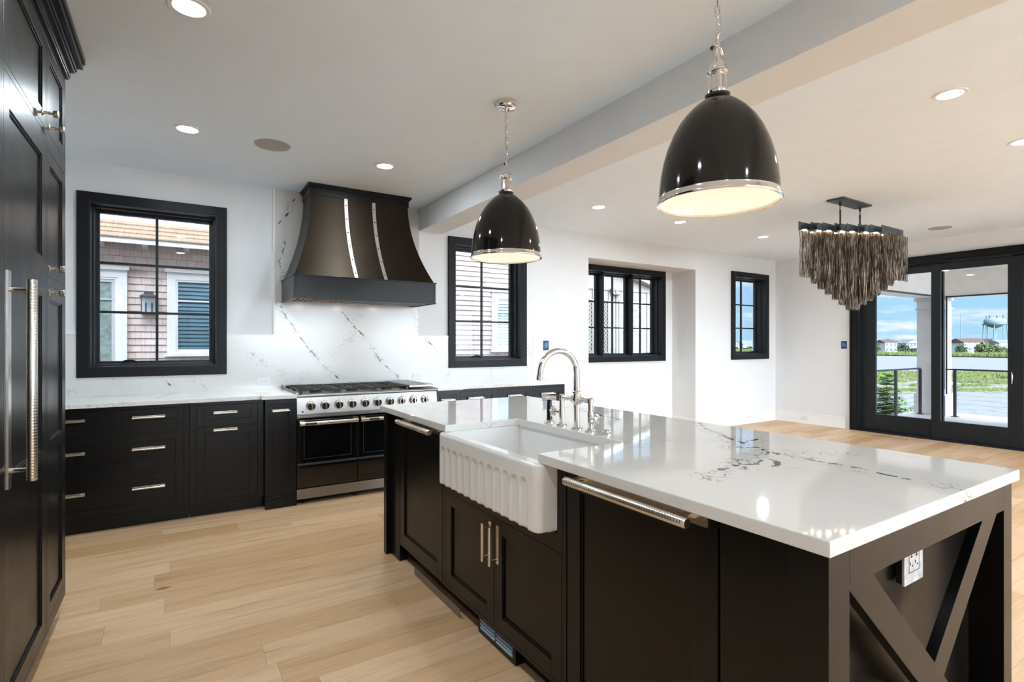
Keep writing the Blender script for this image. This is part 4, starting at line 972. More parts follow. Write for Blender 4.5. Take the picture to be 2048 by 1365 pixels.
# ------------------------------------------------------------------ pendants
def pendant(x, y, label, twist):
    root = thing('dome_pendant', (x, y, CZ), label, 'pendant light', 'dome pendants over the island')
    zr = 1.862
    prof = [(0.211, 0.012), (0.209, 0.05), (0.204, 0.10), (0.195, 0.15), (0.181, 0.20), (0.161, 0.25), (0.136, 0.295), (0.108, 0.33), (0.080, 0.357), (0.060, 0.372), (0.048, 0.380), (0.043, 0.390)]
    MB().lathe(prof, (x, y, zr), n=96).build('shade', 'shade', root, angle=60)
    MB().lathe([(r - 0.003, h) for r, h in prof[:9]], (x, y, zr), n=64).build('shade_lining', 'ceiling', root, angle=60)
    MB().lathe([(0.207, 0.004), (0.207, -0.004), (0.215, -0.006), (0.2185, -0.002), (0.2185, 0.003), (0.214, 0.006), (0.2135, 0.021), (0.2115, 0.022)], (x, y, zr), n=96).build('rim', 'chrome', root, angle=60)
    MB().lathe([(0, 0.002), (0.2, 0.002), (0.2075, 0.0035)], (x, y, zr), n=64).build('lens', 'lens', root)
    MB().lathe([(0.044, 0.385), (0.044, 0.393), (0.041, 0.394), (0.041, 0.398)], (x, y, zr), n=36).build('collar', 'slot', root)
    z0 = zr + 0.395; mb = MB()
    mb.lathe([(0.030, -0.002), (0.046, 0), (0.047, 0.008), (0.038, 0.014), (0.036, 0.018), (0.024, 0.02), (0.0235, 0.078), (0.034, 0.080), (0.038, 0.084), (0.038, 0.094), (0.030, 0.098), (0.031, 0.108), (0.024, 0.122), (0.014, 0.132), (0.010, 0.150), (0.010, 0.172), (0, 0.174)], (x, y, z0), n=36)
    for k in range(4):
        a = pi / 2 * k + twist + 0.5; mb.tube([(x + 0.027 * cos(a), y + 0.027 * sin(a), z0 + 0.018), (x + 0.027 * cos(a), y + 0.027 * sin(a), z0 + 0.082)], 0.006, 10)
    mb.build('socket', 'chrome', root)
    mb = MB(); zt = z0 + 0.195
    for s in (-1, 1):
        dx, dy = cos(twist) * s, sin(twist) * s
        mb.tube([(x, y, zt - 0.012), (x + dx * 0.018, y + dy * 0.018, zt - 0.010), (x + dx * 0.030, y + dy * 0.030, zt - 0.020), (x + dx * 0.036, y + dy * 0.036, zt - 0.032)], [0.007, 0.008, 0.010, 0.011], 12)
    mb.lathe([(0.007, 0), (0.012, 0.004), (0.012, 0.018), (0.006, 0.026), (0, 0.027)], (x, y, zt - 0.024), n=16)
    mb.build('yoke', 'chrome', root)
    # chain
    mb = MB(); z = zt; top = 2.762; n = 0; pitch = 0.0355
    cnt = int(round((top - z) / pitch)); pitch = (top - z) / cnt
    for i in range(cnt):
        a = (i % 2) * pi / 2 + 0.5; ux, uy = cos(a), sin(a); zc = z + pitch * (i + 0.5); hw, hh = 0.0085, pitch / 2 + 0.0028
        pts = []
        for k in range(16):
            t = 2 * pi * k / 16; cxx = hw * cos(t); czz = (hh - hw) * (1 if sin(t) > 0 else -1) + hw * sin(t)
            pts.append((x + ux * cxx, y + uy * cxx, zc + czz))
        mb.tube(pts, 0.0026, 6, closed=True)
    mb.build('chain', 'chrome', root)
    pts = [(x + 0.014 * sin(i * 0.9), y + 0.014 * cos(i * 0.7), zt + (2.765 - zt) * i / 12) for i in range(13)]
    MB().tube(pts, 0.0011, 6).build('cord', 'steel', root)
    MB().lathe([(0, -0.052), (0.006, -0.05), (0.010, -0.040), (0.016, -0.034), (0.050, -0.032), (0.060, -0.028), (0.062, -0.022), (0.058, -0.018), (0.066, -0.014), (0.067, -0.006), (0.067, -0.0005)], (x, y, CZ), n=48).build('canopy', 'chrome', root)
pendant(1.690, 2.735, 'farther black dome pendant over the island, its nickel canopy in view', 0.9)
pendant(1.690, 1.248, 'nearer and larger-looking black dome pendant over the island', 0.2)

# ------------------------------------------------------------------ chandelier
ch = thing('fringe_chandelier', (5.95, 2.76, CZ), 'dark plate chandelier with a stepped curtain of fine chains, before the sliding door', 'chandelier')
MB().box(5.575, 6.165, 2.672, 2.835, CZ - 0.018, CZ - 0.0005).build('canopy', 'gunmetal', ch, smooth=False, bevel=0.002)
for x in (5.704, 6.110):
    mb = MB(); mb.cyl((x, 2.765, CZ - 0.018), (x, 2.765, CZ - 0.055), 0.011, 12)
    mb.tube([(x + 0.012 * cos(2 * pi * k / 14), 2.765, CZ - 0.078 + 0.024 * sin(2 * pi * k / 14)) for k in range(14)], 0.003, 6, closed=True)
    mb.tube([(x, 2.765, CZ - 0.100), (x, 2.765, CZ - 0.118)], [0.009, 0.011], 10); mb.tube([(x, 2.765, CZ - 0.118), (x, 2.765, 2.540)], 0.0085, 10)
    mb.build('rod', 'blackmetal', ch)
PLX, PLY, DX, DY = 5.320, 2.978, 0.1258, -0.054
ZT, ZB_ = 2.580, 2.484
rnd = random.Random(3)
for i in range(8):
    x0, y0 = PLX + DX * i, PLY + DY * i
    mb = MB(); mb.box(x0, x0 + 0.50, y0 - 0.002, y0 + 0.002, ZB_, ZT)
    if i < 7: mb.box(x0 + 0.02, x0 + 0.48, y0 - 0.050, y0 - 0.004, ZB_ + 0.012, ZB_ + 0.020)
    if i % 2 == 1 and i < 7: mb.box(x0 + 0.03, x0 + 0.47, y0 - 0.051, y0 - 0.045, ZB_ + 0.02, ZT - 0.012)
    mb.build('plate', 'gunmetal', ch, smooth=False)
    for q in ((0.10, 0.30) if i % 2 else (0.06, 0.22, 0.38)):
        if i == 7: continue
        MB().lathe([(0, -0.004), (0.020, -0.004), (0.022, 0), (0.022, 0.006)], (x0 + q, y0 - 0.026, ZB_ + 0.006), n=18).build('led_disc', 'led', ch)
def chain_mat():
    m, nt, b, pos = new_mat('fine_gunmetal_chain')
    x, y, z = nt.sep(pos)
    n = nt.noise(nt.comb(nt.math('MULTIPLY', x, 130.0), nt.math('MULTIPLY', y, 130.0), nt.math('MULTIPLY', z, 12.0)), 1.0, 2).outputs[0]
    nt.l.new(nt.mix(nt.ramp(n, 0.42, 0.66), (0.034, 0.024, 0.018, 1), (0.36, 0.27, 0.20, 1)), b.inputs['Base Color'])
    b.inputs['Metallic'].default_value = 0.7; b.inputs['Roughness'].default_value = 0.35
    return m
M['chain'] = chain_mat()
for i in range(8):
    mb = MB(); x0, y0 = PLX + DX * i, PLY + DY * i
    for rowy in (-0.008, -0.024, -0.044):
        for k in range(76):
            if rnd.random() < 0.12: continue
            x = x0 + 0.005 + 0.49 * k / 75 + rnd.uniform(-0.001, 0.001); y = y0 + rowy + rnd.uniform(-0.004, 0.004)
            # bearing-like coordinate across the body: 0 at the middle
            c = ((x - 6.01) * 0.45 - (y - 2.79) * 0.9) / 0.44
            tier = math.floor((1 - min(abs(c), 1)) * 7) / 7
            zbot = 2.02 - 0.37 * tier + rnd.uniform(-0.012, 0.012)
            r = 0.0017; ph = rnd.random() * 6; tw = rnd.random() * 6; tr = rnd.uniform(0.2, 0.7)
            z = ZB_ + 0.01; vs = []; fs = []; N = 9
            for j in range(N + 1):
                zz = z + (zbot - z) * j / N; ox = 0.0016 * sin(ph + j * 2.1); oy = 0.0016 * cos(ph * 1.7 + j * 1.7)
                for a in (0, 2.094, 4.189): vs.append((x + ox + r * cos(a + tw + j * tr), y + oy + r * sin(a + tw + j * tr), zz))
            for j in range(N):
                for q in range(3): fs.append((j * 3 + q, j * 3 + (q + 1) % 3, j * 3 + 3 + (q + 1) % 3, j * 3 + 3 + q))
            mb.add(vs, fs)
    tag(mb.build('chain_fringe', M['chain'], ch, smooth=False), kind='stuff')

# ================================================================== SLIDING DOOR
dr = struct_root('door_1', (XR, 2.4, 0))
mb = MB(); c0y, c1y = DY0 + 0.002, DY1 - 0.002
mb.ring(R, c0y - 0.02, c1y, 0, DZ, 0.085, 0.0005, 0.032, wb=0.0)
mb.ring(R, c0y - 0.02, c1y, 0, DZ, 0.020, 0.032, 0.042, wb=0.0)
mb.build('casing', 'casing', dr, smooth=False, bevel=0.002)
mb = MB()
for k, dd in enumerate((0.0, -0.04, -0.08, -0.12)): mb.ring(R, c0y + 0.02, c1y - 0.075 - 0.01 * k, 0, DZ - 0.075 - 0.008 * k, 0.03, dd, dd - 0.04, wb=0.02)
mb.box(XR - 0.02, XR + 0.19, c0y, c1y, 0.0, 0.022)
mb.build('frame', 'window', dr, smooth=False, bevel=0.002)
pans = [(3.015, 4.066, 3.160, 3.862, -0.11), (2.170, 3.130, 2.325, 3.028, -0.045), (1.330, 2.290, 1.485, 2.160, -0.11), (0.622, 1.450, 0.780, 1.320, -0.045)]
for k, (a, b, g0, g1, dd) in enumerate(pans):
    mb = MB(); mb.mbox(R, a, g0, 0.022, 2.455, dd + 0.022, dd - 0.022); mb.mbox(R, g1, b, 0.022, 2.455, dd + 0.022, dd - 0.022)
    mb.mbox(R, g0, g1, 2.358, 2.455, dd + 0.022, dd - 0.022); mb.mbox(R, g0, g1, 0.022, 0.268, dd + 0.022, dd - 0.022)
    p = mb.build('sliding_panel', 'window', dr, smooth=False, bevel=0.003)
    MB().mbox(R, g0 - 0.003, g1 + 0.003, 0.265, 2.361, dd + 0.004, dd - 0.004).build('pane', 'glass', p, smooth=False)
    if k == 1:
        mb = MB(); yh = 2.285
        mb.tube([R(yh, 0.985, dd + 0.022), R(yh - 0.006, 0.975, dd + 0.045), R(yh - 0.012, 0.94, dd + 0.058), R(yh - 0.012, 0.87, dd + 0.058), R(yh - 0.006, 0.835, dd + 0.045), R(yh, 0.825, dd + 0.022)], 0.007, 12)
        mb.build('pull_handle', 'nickel', p)
fv = thing('floor_register', (8.62, 3.55, 0), 'flush wooden floor register in front of the sliding door', 'vent')
mb = MB()
for i in range(12): mb.box(8.56, 8.66, 3.30 + i * 0.040, 3.30 + i * 0.040 + 0.012, 0.0002, 0.0012)
mb.build('slots', 'bark', fv, smooth=False); MB().ring(lambda s, t, d: (t, s, d), 3.28, 3.78, 8.545, 8.675, 0.006, 0.0002, 0.0016).build('frame', 'oak', fv, smooth=False)
# glazed units out of view: two in the wall behind the photographer, one farther along the water side
back = lambda s, t, d: (s, YB + d, t)
for n, (a, b, zs, mp, loc) in enumerate(((4.9, 8.5, 0.0, back, (6.7, YB, 0)), (1.2, 3.9, 1.1, back, (2.55, YB, 1.1)), (-3.9, -0.5, 0.0, MXn(XR), (XR, -2.2, 0)))):
    root = struct_root('window_%d' % (n + 5), loc)
    mb = MB(); mb.ring(mp, a + 0.001, b - 0.001, zs + 0.001, 2.449, 0.06, 0, -0.08)
    for i in range(1, 4): x = a + (b - a) * i / 4; mb.mbox(mp, x - 0.03, x + 0.03, zs + 0.06, 2.39, 0, -0.08)
    mb.build('frame', 'window', root, smooth=False)
    for i in range(4):
        x0 = a + (b - a) * i / 4; MB().mbox(mp, x0 + 0.035, x0 + (b - a) / 4 - 0.035, zs + 0.055, 2.395, -0.038, -0.044).build('pane', 'glass', root, smooth=False)
# ================================================================== DECK
tag(MB().box(XR + 0.2, 13.3, -5.0, 4.76, -0.25, -0.05).build('deck_floor', 'decking', smooth=False), kind='structure')
tag(MB().box(XR + 0.2, 13.3, -5.0, 5.1, 2.72, 2.9).build('porch_ceiling', 'soffit', smooth=False), kind='structure')
tag(MB().box(12.62, 12.98, -5.0, 4.24, 2.25, 2.72).box(XR + 0.2, 12.98, 4.24, 4.64, 2.25, 2.72).build('porch_beam', 'soffit', smooth=False), kind='structure')
tag(MB().box(12.60, 12.62, -5.0, 4.18, 2.235, 2.262).box(XR + 0.2, 12.58, 4.205, 4.235, 2.235, 2.262).build('screen_track', 'blackmetal', smooth=False), kind='structure')  # black tracks for the retractable screens, along the porch beams
co = thing('porch_column', (12.8, 4.44, -0.05), 'square white porch column at the deck corner, behind the door stile', 'column')
mb = MB(); mb.box(12.62, 13.00, 4.22, 4.66, 0.35, 2.25); mb.box(12.66, 12.96, 4.20, 4.22, 0.45, 2.1); mb.build('shaft', 'column', co, smooth=False, bevel=0.003)
mb = MB(); mb.box(12.585, 13.035, 4.175, 4.695, -0.049, 0.33); mb.box(12.60, 13.02, 4.19, 4.68, 0.33, 0.352); mb.build('base', 'column', co, smooth=False, bevel=0.004)
mb = MB(); mb.box(12.60, 13.02, 4.195, 4.685, 2.02, 2.05); mb.box(12.59, 13.03, 4.185, 4.695, 2.19, 2.249); mb.build('capital', 'column', co, smooth=False, bevel=0.004)
mb = MB(); mb.box(12.585, 12.605, 4.150, 4.172, 0.36, 2.235); mb.box(12.55, 12.572, 4.205, 4.225, -0.05, 2.235); mb.build('screen_guide', 'blackmetal', co, smooth=False)
def railing(label, a, b, posts, axis):
    root = thing('deck_railing', (a[0], a[1], -0.05), label, 'railing')
    mb = MB(); w = 0.022
    mb.box(min(a[0], b[0]) - w, max(a[0], b[0]) + w, min(a[1], b[1]) - w, max(a[1], b[1]) + w, 0.835, 0.865); mb.build('top_rail', 'blackmetal', root, smooth=False, bevel=0.003)
    for x, y in posts:
        MB().box(x - w, x + w, y - w, y + w, -0.049, 0.836).box(x - 0.05, x + 0.05, y - 0.05, y + 0.05, -0.0495, -0.038).build('post', 'blackmetal', root, smooth=False)
    for k in range(9): MB().tube([(a[0], a[1], 0.03 + k * 0.085), (b[0], b[1], 0.03 + k * 0.085)], 0.0028, 6).build('cable', 'cable', root)
railing('black cable railing along the side of the deck, seen through the left door pane', (9.2, 4.55, 0), (12.44, 4.55, 0), [(9.25, 4.55), (11.42, 4.55), (12.40, 4.52)], 0)
railing('black cable railing along the water side of the deck, seen through the right door pane', (12.5, -4.9, 0), (12.5, 4.12, 0), [(12.5, 4.0), (12.5, 2.3), (12.5, 0.6), (12.5, -1.1), (12.5, -2.8)], 1)

# ================================================================== NEIGHBOUR'S HOUSE
HYF = 11.5
nh = thing('neighbour_house', (3.0, HYF, -3.0), 'grey-pink shingled house next door, seen through the two kitchen windows', 'house')
mb = MB()
for k in range(-12, 60):
    z = k * 0.12
    if z >= 7.0: break
    x1 = 9.2
    if 3.0 <= z < 3.40: x0 = 3.6
    else: x0 = -5.0
    mb.prism([(x0, HYF - 0.022, z), (x0, HYF - 0.004, z + 0.122), (x0, HYF + 0.15, z + 0.122), (x0, HYF + 0.15, z)], (x1 - x0, 0, 0))
mb.box(-5.0, 3.6, HYF, HYF + 0.15, 2.95, 3.5)
for k in range(14, 25): pass
mb.build('shingled_wall', 'shingle', nh, smooth=False)
mb = MB(); e0, e1, ez, tz = HYF - 0.46, HYF + 0.0, 3.135, 3.50; n = 4
for i in range(n):
    ya = e0 + (e1 - e0) * i / n; yb2 = e0 + (e1 - e0) * (i + 1) / n; za = ez + (tz - ez) * i / n; zb2 = ez + (tz - ez) * (i + 1) / n
    mb.prism([(-5, ya - 0.01, za), (-5, ya - 0.01, za + 0.022), (-5, yb2, zb2 + 0.006), (-5, yb2, zb2 - 0.02)], (8.6, 0, 0))
mb.build('shake_roof', 'shake', nh, smooth=False)
mb = MB(); mb.box(-5, 3.6, e0 + 0.01, e0 + 0.035, 3.045, 3.135); mb.prism([(-5, e0 + 0.03, 3.075), (-5, e0 + 0.03, 3.105), (-5, HYF, 3.40), (-5, HYF, 3.37)], (8.6, 0, 0)); mb.build('fascia', 'whitetrim_out', nh, smooth=False)
for i in range(14):
    x = -4.85 + i * 0.62
    MB().prism([(x, e0 + 0.036, 3.03), (x, e0 + 0.036, 3.075), (x, HYF - 0.03, 3.30), (x, HYF - 0.03, 3.02), (x, HYF - 0.2, 3.03)], (0.09, 0, 0)).build('rafter_tail', 'whitetrim_out', nh, smooth=False)
nm_ = MY(HYF - 0.024)
def nb_window(x0, x1, z0, z1, kind):
    mb = MB(); t = 0.135
    mb.ring(nm_, x0, x1, z0, z1, t, 0, 0.05, wt=0.16, wb=0.06); mb.mbox(nm_, x0 - 0.03, x1 + 0.03, z1 - 0.03, z1 + 0.035, 0, 0.09); mb.mbox(nm_, x0 - 0.035, x1 + 0.035, z0 - 0.03, z0 + 0.03, 0, 0.095)
    a, b, c, d = x0 + t, x1 - t, z0 + 0.06, z1 - 0.16
    mb.ring(nm_, a, b, c, d, 0.035, 0, 0.040)
    w = mb.build('window_frame', 'whitetrim_out', nh, smooth=False)
    a += 0.035; b -= 0.035; c += 0.035; d -= 0.035
    if kind == 'door':
        MB().mbox(nm_, a, b, c, d, 0.0, 0.006).build('curtain', 'curtain_out', w, smooth=False)
        mb = MB(); mb.ring(nm_, a, b, c, d, 0.05, 0.006, 0.030); mb.mbox(nm_, a + 0.05, b - 0.05, d - 0.36, d - 0.335, 0.006, 0.028); mb.build('sash', 'column', w, smooth=False)
    else:
        MB().mbox(nm_, a, b, c, d, 0.0, 0.004).build('room_dark', kind if kind == 'teal' else 'dimglass', w, smooth=False)
        mb = MB(); k = int((d - c) / 0.072); yy = HYF - 0.024
        for i in range(k):
            z = c + 0.002 + i * 0.072; mb.prism([(a, yy - 0.028, z), (a, yy - 0.005, z + 0.066), (a, yy - 0.004, z + 0.060), (a, yy - 0.023, z)], (b - a, 0, 0))
        mb.build('slatted_blind', kind, w, smooth=False)
        mb = MB(); mb.mbox(nm_, a, b, d - 0.36, d - 0.335, 0.030, 0.042); mb.mbox(nm_, (a + b) / 2 - 0.012, (a + b) / 2 + 0.012, d - 0.335, d, 0.030, 0.042); mb.build('muntins', 'whitetrim_out', w, smooth=False)
    MB().mbox(nm_, a, b, c, d, 0.0305, 0.0335).build('pane', 'glass', w, smooth=False)
nb_window(-2.05, -0.73, 0.60, 2.652, 'door')
nb_window(-0.147, 1.27, 1.14, 2.668, 'teal')
nb_window(6.661, 8.08, 1.164, 2.669, 'paleblind')
ln_ = thing('wall_lantern', (-0.42, HYF - 0.10, 1.86), 'grey carriage lantern on the shingled wall, seen through the left window', 'lantern')
lx, ly = -0.415, HYF - 0.115
mb = MB(); w = 0.105
for sx in (-1, 1):
    for sy in (-1, 1): mb.box(lx + sx * w - 0.008, lx + sx * w + 0.008, ly + sy * 0.075 - 0.008, ly + sy * 0.075 + 0.008, 1.88, 2.17)
mb.box(lx - w - 0.012, lx + w + 0.012, ly - 0.087, ly + 0.087, 1.862, 1.885); mb.box(lx - w - 0.03, lx + w + 0.03, ly - 0.10, ly + 0.088, 2.17, 2.19)
mb.hexa([(lx - w - 0.02, ly - 0.09, 2.19), (lx + w + 0.02, ly - 0.09, 2.19), (lx + w + 0.02, ly + 0.085, 2.19), (lx - w - 0.02, ly + 0.085, 2.19), (lx - 0.05, ly - 0.04, 2.235), (lx + 0.05, ly - 0.04, 2.235), (lx + 0.05, ly + 0.04, 2.235), (lx - 0.05, ly + 0.04, 2.235)])
mb.box(lx - 0.07, lx + 0.07, ly - 0.05, ly + 0.05, 2.235, 2.262); mb.build('cage', 'lanternmetal', ln_, smooth=False)
MB().box(lx - w, lx + w, ly + 0.060, ly + 0.070, 1.886, 2.168).build('frosted_back', 'milk', ln_, smooth=False)
for q in (-0.045, 0.045): MB().cyl((lx + q, ly, 1.886), (lx + q, ly, 2.02), 0.014, 12).lathe([(0.013, 0), (0.016, 0.02), (0.008, 0.05), (0, 0.065)], (lx + q, ly, 2.02), n=12).build('candle', 'lanternmetal', ln_)

# cream service wing with lattice and shutters, seen through the niche window
cw_ = thing('cream_outbuilding', (10.8, HYF, -3.0), 'cream gabled building with lattice panels and white shutters, seen through the triple window', 'house')
MB().prism([(9.2, HYF, 0.98), (13.0, HYF, 0.98), (13.0, HYF, 2.92), (11.0, HYF, 3.42), (9.2, HYF, 3.87)], (0, 0.2, 0)).build('board_wall', 'creamwall', cw_, smooth=False)
MB().box(9.2, 13.0, HYF - 0.03, HYF + 0.2, -3.0, 0.93).build('brick_base', 'brickbase', cw_, smooth=False)
MB().box(9.2, 12.5, HYF - 0.07, HYF + 0.0, 0.93, 1.0).build('ledge', 'creamwall', cw_, smooth=False)
MB().box(9.2, 13.0, HYF - 0.035, HYF, 2.90, 2.98).build('band_board', 'creamwall', cw_, smooth=False)
mb = MB(); mb.prism([(9.2, HYF - 0.25, 3.86), (13.3, HYF - 0.25, 2.82), (13.3, HYF - 0.25, 2.94), (9.2, HYF - 0.25, 3.99)], (0, 0.05, 0)); mb.prism([(9.2, HYF - 0.25, 3.99), (13.3, HYF - 0.25, 2.94), (13.3, HYF - 0.25, 2.97), (9.2, HYF - 0.25, 4.03)], (0, 0.5, 0)); mb.build('gable_rake', 'whitetrim_out', cw_, smooth=False)
for xx in (9.35, 10.02, 10.62, 10.92, 12.2): MB().box(xx - 0.04, xx + 0.04, HYF - 0.03, HYF, 1.0, 2.90).build('batten', 'creamwall', cw_, smooth=False)
for a, b in ((9.40, 9.97), (10.07, 10.57)):
    mb = MB(); z0, z1 = 1.08, 2.60; mb.ring(nm_, a, b, z0, z1, 0.03, -0.02, 0.03)
    st = 0.115; n = int(((b - a) + (z1 - z0)) / st) + 1
    for s_ in (1, -1):
        for i in range(-14, 24):
            c0 = i * st
            # strip z - z0 = s*(x-a) + c
            pts = []
            for x in (a + 0.03, b - 0.03):
                z = z0 + (x - a) * s_ + c0; pts.append((x, z))
            (xa, za), (xb, zb) = pts
            lo, hi = z0 + 0.03, z1 - 0.03
            def clipz(xa, za, xb, zb, lim, keep_below):
                fa = (lim - za) if keep_below else (za - lim); fb = (lim - zb) if keep_below else (zb - lim)
                if fa < 0 and fb < 0: return None
                if fa < 0: t = fa / (fa - fb); xa, za = xa + (xb - xa) * t, lim
                elif fb < 0: t = fb / (fb - fa); xb, zb = xb + (xa - xb) * t, lim
                return xa, za, xb, zb
            r = clipz(xa, za, xb, zb, hi, True)
            if r: r = clipz(*r, lo, False)
            if not r or abs(r[0] - r[2]) < 0.01: continue
            xa, za, xb, zb = r; w = 0.020; yy = HYF - (0.030 if s_ > 0 else 0.022)
            mb.prism([(xa, yy, za - w), (xb, yy, zb - w), (xb, yy, zb + w), (xa, yy, za + w)], (0, 0.007, 0))
    mb.build('lattice_panel', 'creamwall', cw_, smooth=False)
for a, b in ((10.98, 11.30), (11.36, 11.95)):
    mb = MB(); mb.ring(nm_, a, b, 1.03, 2.62, 0.06, -0.02, 0.045); mb.mbox(nm_, a + 0.06, b - 0.06, 1.72, 1.80, -0.02, 0.045)
    z = 1.10
    while z < 2.55:
        mb.prism([(a + 0.06, HYF - 0.06, z), (a + 0.06, HYF - 0.03, z + 0.040), (a + 0.06, HYF - 0.026, z + 0.036), (a + 0.06, HYF - 0.056, z - 0.004)], (b - a - 0.12, 0, 0)); z += 0.048
    mb.build('louvred_shutter', 'column', cw_, smooth=False)
fl = thing('floodlight', (10.9, HYF - 0.1, 2.80), 'small dark twin floodlight on the cream wall outside the triple window', 'floodlight')
mb = MB(); mb.box(10.70, 10.98, HYF - 0.12, HYF - 0.002, 2.76, 2.79); mb.tube([(10.62, HYF - 0.06, 2.86), (10.66, HYF - 0.08, 2.78), (10.72, HYF - 0.06, 2.76)], 0.018, 8); mb.lathe([(0, 0), (0.03, 0.0), (0.05, 0.06), (0, 0.06)], (10.62, HYF - 0.06, 2.86), (0.2, -0.5, 0.5), 10)
mb.build('lamp_heads', 'lanternmetal', fl)

# ================================================================== WATER, MARSH, FAR SHORE
FW = Vector((sin(radians(32.35)), cos(radians(32.35)), 0)); RT = Vector((cos(radians(32.35)), -sin(radians(32.35)), 0))
def land(k, w, z=0.0): p = FW * w + RT * (k * w); return Vector((p.x, p.y, z))    # k = sideways per metre forward
WZ = -4.0
tag(MB().add([(-200, -500, WZ), (2500, -500, WZ), (2500, 2500, WZ), (-200, 2500, WZ)], [(0, 1, 2, 3)]).build('ground_water', 'water', smooth=False), kind='structure')
r2 = random.Random(11)
def strip(k0, k1, wa, wb, z, n=40, j=0.04):
    mb = MB(); vs = []; fs = []
    for i in range(n + 1):
        k = k0 + (k1 - k0) * i / n
        a = wa(k) * (1 + r2.uniform(-j, j)); b = wb(k) * (1 + r2.uniform(-j, j))
        vs += [land(k, a, z), land(k, b, z)]
    for i in range(n): fs.append((2 * i, 2 * i + 1, 2 * i + 3, 2 * i + 2))
    return mb.add(vs, fs)
shore = lambda k: 235 + (0.70 - k) * 420 if k < 0.7 else 235 - (k - 0.7) * 150
tag(strip(0.36, 1.25, shore, lambda k: shore(k) + 900, WZ + 0.35, 60, 0.01).build('ground_far_shore', 'marsh', smooth=False), kind='structure')
def blades(mb, k0, k1, w0, w1, z, n, h, wd):
    for i in range(n):
        k = r2.uniform(k0, k1); w = r2.uniform(w0(k), w1(k)); p = land(k, w, z); hh = h * r2.uniform(0.5, 1.2); q = RT * wd * r2.uniform(0.5, 1.3) + FW * r2.uniform(-0.1, 0.1)
        mb.add([p - q, p + q, p + q * r2.uniform(-0.5, 0.5) + Vector((0, 0, hh))], [(0, 1, 2)])
mb = MB(); blades(mb, 0.40, 1.1, shore, lambda k: shore(k) + 7, WZ + 0.3, 2500, 1.7, 0.6)
tag(mb.build('shore_grass', 'marsh', smooth=False), 'green strip of marsh grass along the far shore', 'grass', kind='stuff')
mb = strip(0.55, 1.15, lambda k: 60 + 3 * sin(k * 40), lambda k: 90, WZ + 0.02, 60, 0.03)
tag(mb.build('mud_bank', 'marshmud', smooth=False), 'wet muddy flats of the low marsh island in the bay', 'marsh', kind='stuff')
mb = MB(); blades(mb, 0.55, 1.15, lambda k: 80 + 2 * sin(k * 50), lambda k: 92, WZ, 6000, 0.75, 0.35)
blades(mb, 0.55, 1.15, lambda k: 59, lambda k: 61.5, WZ, 1600, 0.28, 0.3)
for i in range(26):
    kc = r2.uniform(0.56, 1.12); wc = r2.uniform(63, 80); blades(mb, kc - 0.025, kc + 0.025, lambda k: wc - 1.2, lambda k: wc + 1.2, WZ, 150, 0.32, 0.3)
tag(mb.build('marsh_grass', 'marsh', smooth=False), 'green marsh grass on the low island in the bay', 'grass', kind='stuff')
pl = 0
for i in range(10):
    kc = 0.80 + i * 0.033 + r2.uniform(-0.01, 0.01); wc = r2.uniform(66, 78); mb = MB(); m = 14
    mb.add([land(kc + 0.03 * cos(2 * pi * q / m) * r2.uniform(0.8, 1.1), wc + 2.2 * sin(2 * pi * q / m) * r2.uniform(0.7, 1.1), WZ + 0.05) for q in range(m)], [tuple(range(m))])
    tag(mb.build('tidal_pool', 'water', smooth=False), 'pale tidal pool among the mud of the low marsh island', 'pool', 'tidal pools in the marsh')

